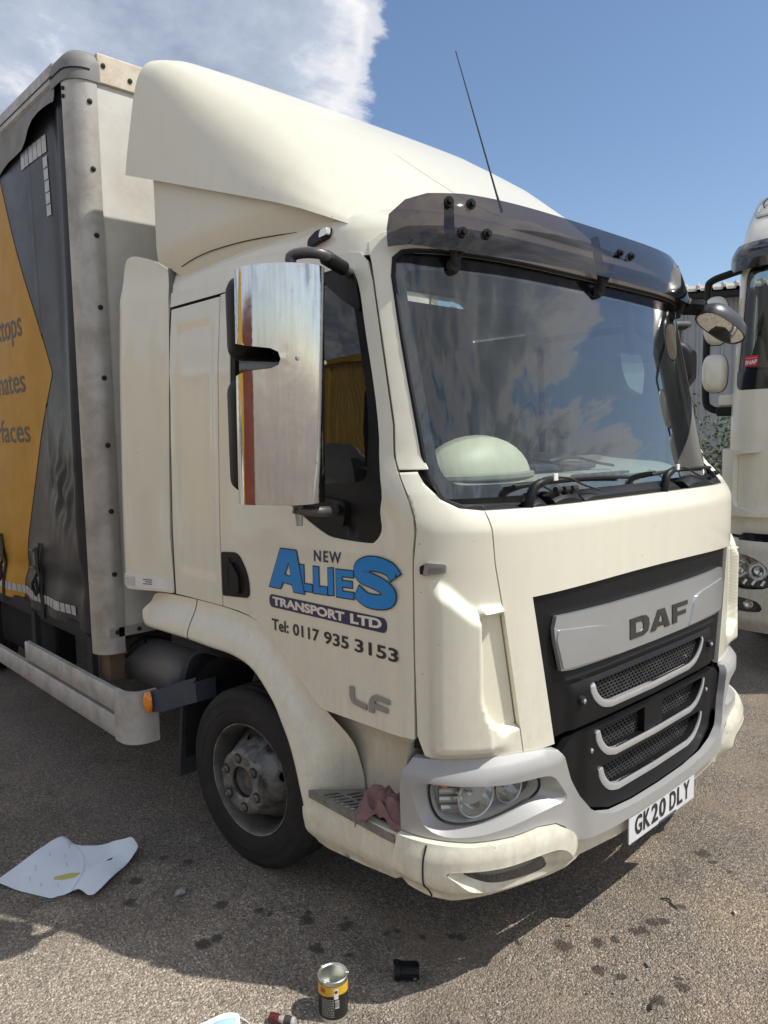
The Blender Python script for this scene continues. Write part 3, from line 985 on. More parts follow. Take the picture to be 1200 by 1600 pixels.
# --- roof of the cab
levels = [(2.385, .001, 0.0), (2.47, .012, .028), (2.52, .030, .065), (2.556, .062, .11), (2.585, .12, .19), (2.602, .22, .32), (2.612, .40, .52), (2.616, .70, .8)]
def roof_ring(z, inset, back):
    pts = []
    for i in range(-70, 71):
        s = 2.655 * i / 70
        d, y = plan(s)
        b = 1 - sm((y - .3) / 1.0)
        w = 1.028 - inset
        rise = .012 * sm((y - .5) / 1.0)
        pts.append(Vector((XC + d * w / W0, YF0 + y + (rake(2.39) + back) * b, z + (rise if z > 2.45 else 0))))
    return pts
MB().loft([roof_ring(*l) for l in levels], False).build('cab_roof', cream, lorry, recalc=False)
MB().box(XC - .80, XC + .80, 2.35, 3.14, 2.60, 2.628).build('roof_skin', cream, lorry)
# --- rear wall with its window, floor
rear = rectp(XC - 1.02, XC + 1.02, .95, 2.57)
rw = patch('cab_rear_wall', rear, [], lambda a, b, o: Vector((a, 3.14 - o, b)), .03, trim, lorry, .2)
MB().box(XC - 1.0, XC + 1.0, 1.50, 3.12, .86, .90).build('cab_floor', blackr, lorry)

# --- sun visor with brackets
vis = [(-1.030, 2.392), (-.97, 2.398), (-.87, 2.388), (-.70, 2.384), (-.35, 2.392), (0, 2.396), (.35, 2.392), (.70, 2.384), (.87, 2.388), (.97, 2.398), (1.030, 2.392), (1.034, 2.45), (1.030, 2.500), (.993, 2.552), (.93, 2.578), (.80, 2.588), (.5, 2.588), (0, 2.590), (-.5, 2.588), (-.80, 2.588), (-.93, 2.578), (-.993, 2.552), (-1.030, 2.500), (-1.034, 2.45)]
visf = lambda a, z: -.016 * max(0, (z - 2.52) / .07) ** 2 - .006 * (1 - sm((z - 2.385) / .02))
visor = patch('sun_visor', vis, [], skin(.062, visf), 0.0, visorm, lorry, 0.03, 0.0, sharp=60)
for a in (-.86, -.78):
    for k in range(1):
        p = SP(a, 2.548, .064 + visf(a, 2.548)); q_ = SP(a, 2.548, .084 + visf(a, 2.548))
        b_ = MB().tube([p, p.lerp(q_, .4)], .017, 14)
        b_.tube([p.lerp(q_, .35), q_], [.010, .008], 10)
        b_.build('visor_bolt', blackp, visor)
for a, z in ((-.808, 2.447), (-.715, 2.452), (.112, 2.504), (.205, 2.505), (-.112, 2.504), (-.205, 2.505)):
    if a in (-.112, -.205):
        continue
    p = SP(a, z, .064); q_ = SP(a, z, .084)
    b_ = MB().tube([p, p.lerp(q_, .4)], .017, 14)
    b_.tube([p.lerp(q_, .35), q_], [.010, .008], 10)
    b_.build('visor_bolt', blackp, visor)
for a in (-.82, 0.0, .82):
    MB().tube([SP(a - .03, 2.55, .045), SP(a - .02, 2.46, .04), SP(a, 2.40, .03), SP(a + .012, 2.352, .010, rake_glass)], [.016, .017, .016, .012], 8).tube([SP(a + .06, 2.45, .05), SP(a + .03, 2.40, .035), SP(a + .014, 2.36, .014, rake_glass)], .011, 8).tube([SP(a + .012, 2.350, -.006, rake_glass), SP(a + .012, 2.350, .012, rake_glass)], [.026, .020], 14).build('visor_bracket', blackr, lorry)
# visor's shadow across the top of the glass, laid in as a tinted sheet
band = [(-.985, 2.30), (-.88, 2.215), (-.72, 2.150), (-.5, 2.105), (-.25, 2.083), (0, 2.078), (.25, 2.083), (.5, 2.105), (.72, 2.150), (.88, 2.215), (.985, 2.30), (.988, 2.335), (-.988, 2.335)]
patch('visor_shadow_band', band, [], skin(-.020, None, rake_glass), 0.0, glass('visor_shadow_tint', (0.62, 0.63, 0.62), 0.1, 0.1, .02), ws, .06)
# marker lamps over the doors
for sd in (-1, 1):
    lp = patch('roof_marker_lamp', rounded([(sd * 1.385, 2.452), (sd * 1.255, 2.468), (sd * 1.255, 2.505), (sd * 1.33, 2.502), (sd * 1.385, 2.480)], .014), [], skin(.030), .045, blackp, lorry, .014, .008)
    patch('lamp_lens', rounded([(sd * 1.300, 2.470), (sd * 1.252, 2.474), (sd * 1.250, 2.503), (sd * 1.292, 2.500)], .012), [], skin(.036), .02, mat('clear_lamp', (.75, .75, .74), .12, 0.3, .6), lp, .012, .005)

# --- roof air deflector
def dz_top(y):
    return lerpt(y, [(1.72, 2.560), (1.80, 2.605), (1.96, 2.702), (2.13, 2.828), (2.42, 3.046), (2.75, 3.256), (3.0, 3.368), (3.23, 3.455), (3.36, 3.494)])
def dz_bot(y):
    return 2.985 + (y - 3.36) * .328
def dw(y):
    return lerpt(y, [(1.72, .86), (1.85, .985), (2.1, 1.035), (2.4, 1.062), (2.8, 1.085), (3.36, 1.110)])
prof_r = [(1.0, 0), (.995, .2), (.988, .40), (.980, .60), (.970, .74), (.954, .84), (.928, .915), (.893, .957), (.848, .984), (.79, .997), (.70, 1.0), (.55, 1.002), (.35, 1.004), (.15, 1.005), (0, 1.005)]
prof_f = [(1.0, 0), (.985, .09), (.96, .17), (.93, .25), (.89, .33), (.845, .41), (.79, .49), (.73, .57), (.66, .65), (.58, .73), (.49, .80), (.38, .87), (.26, .925), (.13, .965), (0, .98)]
prof_m = [(1.0, 0), (.985, .15), (.966, .30), (.942, .45), (.912, .58), (.876, .69), (.832, .78), (.78, .85), (.72, .90), (.64, .94), (.54, .965), (.40, .985), (.28, .995), (.14, 1.0), (0, 1.0)]
def defl_ring(y, off=0.0):
    zb, zt, w = dz_bot(y), dz_top(y), dw(y)
    pts = []
    pa, pb, t = (prof_f, prof_m, sm((y - 1.85) / .65)) if y < 2.5 else (prof_m, prof_r, sm((y - 2.5) / .86))
    for i in range(len(prof_r)):
        a = pa[i][0] * (1 - t) + pb[i][0] * t
        h = pa[i][1] * (1 - t) + pb[i][1] * t
        bow = .10 * (1 - sm((y - 1.7) / .6)) * a * a - .11 * sm((y - 2.7) / .66) * h
        pts.append(Vector((-a * w, y + bow, zb + (zt - zb) * h)))
    full = pts + [Vector((-p.x, p.y, p.z)) for p in pts[::-1][1:]]
    return [p + Vector((XC, 0, 0)) for p in full]
ysd = [1.72, 1.76, 1.82, 1.9, 2.0, 2.15, 2.3, 2.5, 2.7, 2.9, 3.1, 3.25, 3.345, 3.36]
rg = [smooth_path(defl_ring(y), 4) for y in ysd]
last = rg[-1]
cen = Vector((XC, 3.33, 3.1))
inn = [p + (cen - p).normalized() * .02 for p in last]
inn2 = [p + Vector((0, -.10, 0)) + (Vector((XC, p.y, 3.0)) - p).normalized() * .09 for p in inn]
dfl = MB().loft(rg + [inn, inn2], False).build('roof_deflector', fairing, lorry, recalc=False, sharp=35)
# side cheeks between roof and deflector
for sd in (-1, 1):
    ol = [(1.93, 2.475), (2.2, 2.485), (2.55, 2.50), (2.85, 2.50), (3.06, 2.50), (3.22, 2.590), (3.22, 2.945), (2.8, 2.806), (2.4, 2.675), (2.05, 2.560)]
    fnc = lambda a, b, o, sd=sd: Vector((XC + sd * (1.012 + .035 * sm((a - 1.9) / 1.2) - (.045 * (1 - sm((b - 2.50) / .12))) + o), a, b))
    patch('deflector_cheek', ol, [], fnc, .02, fairing, dfl, .06, .003)
    MB().tube([fnc(a, b, .003) for a, b in curve2([(1.95, 2.503), (2.2, 2.530), (2.55, 2.558), (2.85, 2.562), (3.05, 2.545)], 4)], .002, 6).build('cheek_seal', blackr, dfl)
# --- side collars behind the cab
for sd in (-1, 1):
    col = [(0.0, 1.100), (0.02, 1.35), (.012, 1.75), (.0, 2.10), (.005, 2.30), (.02, 2.545), (.11, 2.605), (.20, 2.636), (.245, 2.628), (.275, 2.55), (.300, 2.36), (.312, 2.0), (.315, 1.6), (.312, 1.28), (.300, 1.14), (.285, 1.105)]
    cf = lambda a, b, o, sd=sd: Vector((XC + sd * (wz(min(b, 2.4)) - .02 * sm((b - 2.42) / .12) + .115 * sm(a / .33) * (1.0) + o - .03 * max(0, (a - .24) / .08) ** 2), 3.156 + a, b))
    cl = patch('side_collar', rounded(col, .03, 3), [], cf, .02, cream, lorry, .035, .006)
    strip = [(.012, 1.112), (.012, 1.162), (.29, 1.178), (.302, 1.15), (.285, 1.115)]
    ms = patch('collar_marker_strip', strip, [], lambda a, b, o, cf=cf: cf(a, b, o + .004), .004, white, cl, .03, .002)
    for k in range(3):
        patch('strip_lamp', rounded([(.215, 1.123 + .016 * k), (.285, 1.123 + .016 * k), (.288, 1.135 + .016 * k), (.215, 1.133 + .016 * k)], .004), [], lambda a, b, o, cf=cf: cf(a, b, o + .008), .004, bezel, ms, .03, .002)
    for k in range(3):
        patch('strip_print', rectp(.13, .175 - .01 * (k % 2), 1.132 + .010 * k, 1.136 + .010 * k), [], lambda a, b, o, cf=cf: cf(a, b, o + .0055), 0, blackd, ms, .05)
    if sd < 0:
        MB().tube([cf(-.004, b, -.004) for b in (1.10, 1.4, 1.7, 2.0, 2.3, 2.54)], .006, 6).build('collar_seal', blackr, cl)
# aerial
MB().tube([(2.37, 1.86, 2.64), (2.372, 1.89, 2.72), (2.385, 2.10, 3.31)], [.006, .004, .002], 6).build('aerial', blackr, lorry)

# --- grille: black surround, silver name panel, three smiling bezels over honeycomb
flat = lambda z: 0.0
def gs(off=0.0, field=None):
    return skin(off, field, flat)
# backing so that nothing shows through
patch('grille_backing', rectp(-.72, .72, .44, 1.29), [], gs(-.085), 0.0, deep, lorry, .15)
def smile(w0, z0, w1, z1, n=7, drop=.03):
    """upper-open cup from (-w0,z0) down to the flat (-w1,z1) and up again"""
    l = curve2([(-w0, z0), (-w0 + .02, z0 - (z0 - z1) * .45), (-(w0 + w1) / 2 + .005, z1 + (z0 - z1) * .16), (-w1, z1)], n)
    return l + [(0, z1 - drop * .15)] + [(-a, b) for a, b in l[::-1]]
cups = [(.418, .938, .300, .848), (.405, .768, .290, .672), (.385, .628, .270, .535)]
def cup_hole(i, grow=0.0):
    w0, z0, w1, z1 = cups[i]
    l = smile(w0 + grow, z0, w1 + grow * .6, z1 - grow)
    return l
up_ol = [(-.614, .792), (-.50, .800), (0, .795), (.50, .800), (.614, .792), (.722, 1.279)] + [(x / 12 * .722, 1.279 + .012 * (1 - (x / 12) ** 2)) for x in range(11, -12, -1)] + [(-.722, 1.279)]
# upper black panel with a sunk bed for the silver plate
gfield = lambda a, z: -.012 + .014 * sm((.958 - z) / .03) * sm((.56 - abs(a)) / .04) + .012 * sm((.985 - z) / .012) * sm((z - .955) / .012) * sm((.60 - abs(a)) / .03)
gp = patch('grille_surround', up_ol, [cup_hole(0)], gs(0.0, gfield), .03, blackp, lorry, .022, .002, sharp=60)
lo_top = [(-.605, .738), (-.560, .772), (-.50, .782), (0, .778), (.50, .782), (.560, .772), (.605, .738)]
lo_ol = lo_top + [(.597, .70), (.580, .655), (.545, .590), (.50, .535), (.44, .498), (.35, .472), (.20, .458), (0, .454), (-.20, .458), (-.35, .472), (-.44, .498), (-.50, .535), (-.545, .590), (-.580, .655), (-.597, .70)]
lfield = lambda a, z: .016 * sm((.665 - z) / .03) * 0 + .010 * sm((.52 - abs(a)) / .04) + .012 * sm((.50 - z) / .04)
lg = patch('lower_grille', lo_ol, [cup_hole(1), cup_hole(2)], gs(.006, lfield), .03, blackp, lorry, .022, .002, sharp=60)
# dark notches where the two grille halves meet
for i in range(3):
    par = gp if i == 0 else lg
    fo = gfield if i == 0 else (lambda a, z: lfield(a, z) + .006)
    inner = cup_hole(i)
    outer = cup_hole(i, .026)
    # silver bezel: rounded bar swept along the cup
    path = inner
    rings = []
    for k, (a, b) in enumerate(path):
        p = path[max(0, k - 1)]; n_ = path[min(len(path) - 1, k + 1)]
        t = Vector((n_[0] - p[0], n_[1] - p[1])).normalized()
        nr = Vector((t.y, -t.x))                     # outwards / downwards
        wdt = .025 * (0.75 + .25 * min(1, k / 4, (len(path) - 1 - k) / 4))
        f0 = fo(a, b)
        rings.append([SP(a, b, f0 - .012, flat), SP(a, b, f0 + .006, flat), SP(a + nr.x * wdt * .35, b + nr.y * wdt * .35, f0 + .008, flat), SP(a + nr.x * wdt, b + nr.y * wdt, f0 + .003, flat), SP(a + nr.x * wdt * 1.1, b + nr.y * wdt * 1.1, f0 - .004, flat)])
    MB().loft(rings, True, True).build('grille_bezel', bezel, par, sharp=50)
    # honeycomb
    hx = .0125; hv = .0090
    M_ = MB()
    pol = cup_hole(i, .012)
    zt = cups[i][1] + .004; zb = cups[i][3] - .012
    row = 0
    z = zb
    while z < zt + hv:
        x = -.46 + (hx * 1.0 if row % 2 else 0)
        while x < .46:
            if inside((x, min(z, zt - .002)), pol) and z < zt:
                hexo = [(x + hx * 1.02 * c, z + hv * s_) for c, s_ in ((1, .32), (1, -.32), (.0, -1.02), (-1, -.32), (-1, .32), (0, 1.02))]
                hexi = [(x + (p[0] - x) * .74, z + (p[1] - z) * .74) for p in hexo]
                vv = [SP(a, b, -.016, flat) for a, b in hexo] + [SP(a, b, -.016, flat) for a, b in hexi] + [SP(a, b, -.034, flat) for a, b in hexi]
                ff = [(j, (j + 1) % 6, 6 + (j + 1) % 6, 6 + j) for j in range(6)] + [(6 + j, 6 + (j + 1) % 6, 12 + (j + 1) % 6, 12 + j) for j in range(6)]
                M_.add(vv, ff)
            x += hx * 2
        z += hv * 1.36
        row += 1
    hc = M_.build('honeycomb', mat('honeycomb_plastic', (.030, .030, .031), .5, dirt=((.12, .11, .10), .4, 12)), par, smooth=False)
    hc['kind'] = 'stuff'
# silver name panel
np_ol = [(-.628, 1.206), (-.640, 1.168), (-.634, 1.12), (-.606, 1.020), (-.55, 1.014), (-.272, 1.010), (0, 1.008), (.272, 1.010), (.55, 1.014), (.606, 1.020), (.634, 1.12), (.640, 1.168), (.628, 1.206), (.3, 1.200), (0, 1.198), (-.3, 1.200)]
npf = lambda a, z: .003 * sm((1.19 - z) / .15)
npn = patch('name_panel', np_ol, [], gs(.006, npf), .016, silverp, gp, .03, .002, sharp=60)
for sd in (-1, 1):
    fac = [(.600, 1.026), (.276, 1.016), (.300, 1.060), (.318, 1.100), (.345, 1.126), (.40, 1.138), (.50, 1.148), (.622, 1.160), (.630, 1.125)]
    patch('panel_facet', rounded(fac if sd > 0 else mir(fac), .008), [], gs(.0115, npf), .008, silverp, npn, .03, .0035)
# brushed dark letters sunk in the panel
def daf(x0):
    D = [(0, 0), (.098, 0), (.132, .012), (.142, .036), (.138, .060), (.118, .074), (.085, .078), (.0, .078)]
    Dh = [(.040, .018), (.078, .018), (.096, .026), (.098, .046), (.082, .058), (.040, .059)]
    A = [(.150, 0), (.192, 0), (.200, .012), (.258, .012), (.262, 0), (.305, 0), (.262, .078), (.208, .078)]
    Ah = [(.212, .028), (.248, .028), (.236, .058), (.228, .058)]
    Fp = [(.325, 0), (.365, 0), (.365, .026), (.440, .026), (.440, .043), (.365, .043), (.365, .060), (.455, .060), (.455, .078), (.325, .078)]
    T = lambda l: [(x0 + a, 1.046 + b * .98) for a, b in l]
    return [(T(D), [T(Dh)]), (T(A), [T(Ah)]), (T(Fp), [])]
for ol, hs in daf(-.192):
    polyprint('name_letter', [(ol, hs)], gs(.0065, npf), mat('dark_letter', (.055, .052, .046), .35, .4, dirt=((.13, .12, .10), .5, 30)), npn, .0025, .04)
# square cover in the middle cup, chrome push bolts
patch('sensor_cover', rounded(rectp(-.078, .062, .668, .768), .008), [], gs(.012), .03, blackp, lg, .04, .004)
for a, z, pr_ in ((-.492, .893, gp), (.492, .893, gp), (-.447, .705, lg), (.447, .705, lg)):
    p = SP(a, z, .0, flat)
    MB().tube([p, SP(a, z, .014, flat)], [.017, .016], 14).build('bolt_cup', blackr, pr_)
    MB().lathe([(.0095, 0), (.009, .006), (.005, .009), (.0005, .010)], Matrix.Translation(SP(a, z, .013, flat)) @ Matrix.Rotation(R(90), 4, 'X'), 12).build('grille_bolt', chromec, pr_)

# --- bumper: silver upper moulding with headlamps, cream lower moulding with fog lamps
sil_bot = [(1.166, .560), (1.092, .551), (.967, .537), (.833, .534), (.742, .541), (.664, .528), (.618, .500), (.561, .436), (.40, .418), (.20, .409), (0, .407)]
sil_in = [(0, .448), (.20, .452), (.36, .467), (.45, .494), (.51, .532), (.556, .589), (.592, .655), (.610, .705), (.622, .740), (.640, .766)]
sil = [(1.140, .790), (1.160, .755), (1.168, .70)] + sil_bot + sil_in + [(.70, .778), (.80, .786), (1.0, .792)]
def silf(a, z):
    a = abs(a)
    brow = sm((.792 - z) / .05)
    return -.024 + .034 * brow + .020 * sm((.60 - a) / .1)
cre = [(a, b - .004) for a, b in sil_bot] + [(0, .336), (.263, .337), (.520, .360), (.545, .352), (.60, .345), (.70, .348), (.775, .355), (.86, .352), (.939, .346), (1.021, .340), (1.085, .350), (1.150, .372), (1.172, .390), (1.176, .45)]
def cref(a, z):
    a = abs(a)
    blob = sm((a - .53) / .09)
    bot = lerpt(a, [(0, .336), (.52, .352), (.7, .348), (1.02, .340), (1.17, .385)])
    under = 1 - sm((z - bot) / .065)
    return .004 + .030 * blob - .050 * under * blob - .012 * under * (1 - blob) + .012 * sm((.535 - z) / .03) * blob
lens_ol = [(1.085, .708), (1.089, .650), (1.066, .598), (1.023, .577), (.958, .573), (.888, .581), (.773, .606), (.707, .622), (.688, .649), (.708, .680), (.78, .690), (.855, .694), (.938, .702), (1.02, .708)]
poc_ol = [(1.128, .722), (1.122, .65), (1.098, .588), (1.045, .558), (.965, .554), (.88, .562), (.76, .580), (.67, .588), (.612, .596), (.640, .648), (.678, .690), (.735, .703), (.86, .708), (1.0, .720)]
fog_o = [(1.030, .460), (1.012, .430), (.965, .388), (.91, .370), (.80, .370), (.69, .368), (.632, .372), (.616, .395), (.640, .435), (.69, .460), (.773, .466), (.888, .460)]
fog_i = [(.992, .446), (.955, .418), (.90, .398), (.80, .394), (.722, .398), (.715, .415), (.74, .446), (.80, .452), (.888, .447)]
for sd in (-1, 1):
    q = (lambda p: p) if sd > 0 else mir
    pc = curve2(poc_ol, 3, True); lc = curve2(lens_ol, 3, True)
    sb = patch('bumper_upper', q(sil), [q(pc)], skin(.03, silf, flat), .03, silver, lorry, .022, .003, sharp=60, label='silver grey upper half of the front bumper')
    ring_patch('headlamp_pocket', q(pc), q(lc), lambda a, b: SP(a, b, .03 + silf(a, b) - .001, flat), lambda a, b: SP(a, b, -.018, flat), silver, sb)
    hl = patch('headlamp', q(lc), [], skin(-.085, None, flat), .0, mat('lamp_bowl', (.88, .88, .85), .3, .0), lorry, .04)
    ring_patch('lamp_wall', q(lc), q(lc), lambda a, b: SP(a, b, -.016, flat), lambda a, b: SP(a, b, -.125, flat), mat('lamp_bowl2', (.85, .85, .82), .3, .0), hl)
    patch('lens', q(lc), [], skin(-.012, lambda a, b: .012 * sm((abs(a) - .69) / .1) * sm((1.09 - abs(a)) / .1), flat), 0.0, lensm, hl, .03)
    MB().tube([SP(a, b, -.010, flat) for a, b in q(lc) + [q(lc)[0]]], .004, 6, False).build('lens_gasket', blackr, hl)
    for (a, z, r, dp) in ((.925, .645, .066, .075), (.795, .652, .048, .065)):
        # bowl reflector looking forwards
        c0 = SP(sd * a, z, -.04, flat)
        prof = [(r, 0), (r * .97, -.012), (r * .85, -.035), (r * .6, -.055), (r * .25, -.068), (r * .2, -.060), (.001, -.058)]
        Mx = Matrix.Translation(c0) @ Matrix.Rotation(R(sd * 12), 4, 'Z') @ Matrix.Rotation(R(90), 4, 'X')
        rf = MB().lathe([(p0, h) for p0, h in prof], Mx, 28).build('reflector', chromec, hl, sharp=80)
        MB().lathe([(r * 1.0, .001), (r * 1.06, .004), (r * 1.10, -.004)], Mx, 28).build('reflector_rim', mat('lamp_rim', (.84, .84, .82), .25, .4), rf)
        MB().lathe([(.012, -.058), (.012, -.030), (.006, -.022), (.001, -.021)], Mx, 12).build('bulb', chromec, rf)
    # ribbed indicator corner of the lamp
    for k in range(4):
        MB().tube([SP(sd * (1.07 - .006 * abs(k - 1.5)), .605 + .028 * k, -.055, flat), SP(sd * .975, .600 + .028 * k, -.07, flat)], .013, 8).build('lamp_rib', mat('lamp_rib_silver', (.62, .61, .58), .22, .7), hl)
    MB().lathe([(.022, 0), (.020, .012), (.012, .020), (.001, .022)], Matrix.Translation(SP(sd * 1.045, .690, -.062, flat)) @ Matrix.Rotation(R(90), 4, 'X'), 14).build('indicator_bulb', amber, hl)
    # cream lower half
    fo_ = curve2(fog_o, 3, True); fi_ = curve2(fog_i, 3, True)
    cb = patch('bumper_lower', q(cre), [q(fo_)], skin(.03, cref, flat), .035, cream_low, lorry, .020, .004, sharp=60)
    ring_patch('fog_lamp_bezel', q(fo_), q(fi_), lambda a, b: SP(a, b, .030 + cref(a, b) + .002, flat), lambda a, b: SP(a, b, .046, flat), cream_low, cb, mid=[(.12, 0)])
    fg = patch('fog_lamp', q(fi_), [], skin(.0, None, flat), 0, mat('fog_bowl', (.62, .63, .60), .35, .1), cb, .03)
    patch('fog_lens', q(fi_), [], skin(.044, None, flat), 0, glass('fog_glass', (.70, .72, .68), .9, .10, .45), cb, .03)
    # joint line near the corner
    MB().tube([SP(sd * a, z, .032 + cref(a, z), flat) for a, z in curve2([(1.087, .540), (1.094, .48), (1.092, .40), (1.080, .352)], 5)], .003, 5).build('bumper_joint', blackr, cb)
patch('bumper_light_stop', rectp(-.60, .60, .375, .60), [], gs(-.034), 0.0, deep, lorry, .06)  # back plate added to stop sunlight passing through the bumper gap
# number plate
plate = patch('number_plate', rounded(rectp(-.260, .260, .302, .413), .008), [], gs(.056), .005, plate_w, lorry, .05, .001)
def pf(a, z, o):
    return SP(a, z, .0585 + o, flat)
for (x0, ch) in ((-.219, 'G'), (-.158, 'K'), (-.097, '2'), (-.036, '0'), (.047, 'D'), (.110, 'L'), (.164, 'Y')):
    w = .05 if ch not in 'L' else .044
    lettering('plate_letter', ch, x0, x0 + w, .324, .398, pf, blackd, plate, bold=.022)
patch('plate_footer', rectp(-.04, .10, .3075, .3125), [], pf, 0, ink, plate, .1)
for zb in (.306, .409):
    patch('plate_rule', rectp(-.252, .252, zb - .0006, zb + .0006), [], pf, 0, ink, plate, .1)

# --- decals on the driver's door
def dec(k):
    return lambda a, z, o: SP(a, z, .0012 + .0007 * k + o)
sl = .014
lettering('door_letter', 'NEW', -1.612, -1.462, 1.366, 1.406, dec(1), navyd, lorry, bold=.02, slant=.007, space=1.25)
def buffer(poly, r):
    area = sum(poly[i][0] * poly[(i + 1) % len(poly)][1] - poly[(i + 1) % len(poly)][0] * poly[i][1] for i in range(len(poly)))
    sg = 1 if area > 0 else -1
    out_ = []
    for i in range(len(poly)):
        a, b, c = Vector(poly[i - 1]), Vector(poly[i]), Vector(poly[(i + 1) % len(poly)])
        n1_ = Vector(((b - a).y, -(b - a).x)).normalized() * sg
        n2_ = Vector(((c - b).y, -(c - b).x)).normalized() * sg
        h = (n1_ + n2_)
        h = h / max(.45, h.length_squared / 2)
        out_.append(tuple(b + h * r))
    return out_
def box_poly(pts, a0, a1, z0, z1, slant=.004):
    return [(a0 + (a1 - a0) * u, z0 + (z1 - z0) * v + slant * u) for u, v in pts]
gl_L = ([(0, 0), (1, .0), (1, .27), (.40, .27), (.40, 1), (0, 1)], [])
gl_I = ([(0, 0), (1, 0), (1, 1), (0, 1)], [])
gl_E = ([(0, 0), (1, 0), (1, .22), (.34, .22), (.34, .40), (.92, .40), (.92, .61), (.34, .61), (.34, .78), (1, .78), (1, 1), (0, 1)], [])
gl_A = ([(0, .02), (.36, 1), (.80, 1), (1, 0), (.71, 0), (.67, .17), (.40, .19), (.33, .02)], [[(.455, .37), (.64, .35), (.585, .70)]])
sc_ = curve2([(.965, .66), (.86, .80), (.62, .865), (.36, .855), (.165, .74), (.20, .60), (.44, .53), (.68, .46), (.845, .34), (.80, .19), (.56, .125), (.30, .14), (.085, .27)], 5)
sl_, sr_ = [], []
for k_ in range(len(sc_)):
    p_ = sc_[max(0, k_ - 1)]; n_ = sc_[min(len(sc_) - 1, k_ + 1)]
    t_ = Vector((n_[0] - p_[0], (n_[1] - p_[1]) * .8)).normalized()
    sl_.append((sc_[k_][0] + t_.y * .125 * -1, sc_[k_][1] + t_.x * .135))
    sr_.append((sc_[k_][0] - t_.y * .125 * -1, sc_[k_][1] - t_.x * .135))
gl_S = (sl_ + sr_[::-1], [])
for (gp_, hs_), a0, a1, z0, z1, k in ((gl_L, -1.704, -1.626, 1.250, 1.343, 1), (gl_L, -1.617, -1.541, 1.252, 1.346, 1), (gl_I, -1.534, -1.506, 1.256, 1.349, 1), (gl_E, -1.490, -1.400, 1.257, 1.351, 1), (gl_A, -1.890, -1.672, 1.237, 1.390, 3), (gl_S, -1.398, -1.190, 1.246, 1.412, 5)):
    P_ = box_poly(gp_, a0, a1, z0, z1)
    H_ = [box_poly(h, a0, a1, z0, z1) for h in hs_]
    e_ = .0042
    polyprint('door_letter_outline', [(buffer(P_, e_), [buffer(h, -e_ * .8) for h in H_])], dec(k), blackd, lorry)
    polyprint('door_letter', [(P_, H_)], dec(k + 1), blue, lorry)
pill = rounded([(-1.897, 1.160), (-1.240, 1.171), (-1.240, 1.221), (-1.897, 1.210)], .025, 8)
patch('door_banner', pill, [], dec(1), 0, navyd, lorry, .05)
for w_, a0, a1, z0 in (('TRANSPORT', -1.874, -1.450, 1.169), ('LTD', -1.420, -1.264, 1.176)):
    lettering('door_letter', w_, a0, a1, z0, z0 + .034, dec(2), creamd, lorry, bold=.045, slant=.006)
for w_, a0, a1, z0, z1 in (('Tel:', -1.885, -1.778, 1.071, 1.116), ('0117', -1.750, -1.593, 1.074, 1.119), ('935', -1.566, -1.432, 1.078, 1.123), ('3153', -1.401, -1.192, 1.082, 1.127)):
    lettering('door_letter', w_, a0, a1, z0, z1, dec(1), blackd, lorry, bold=.022, slant=.003)

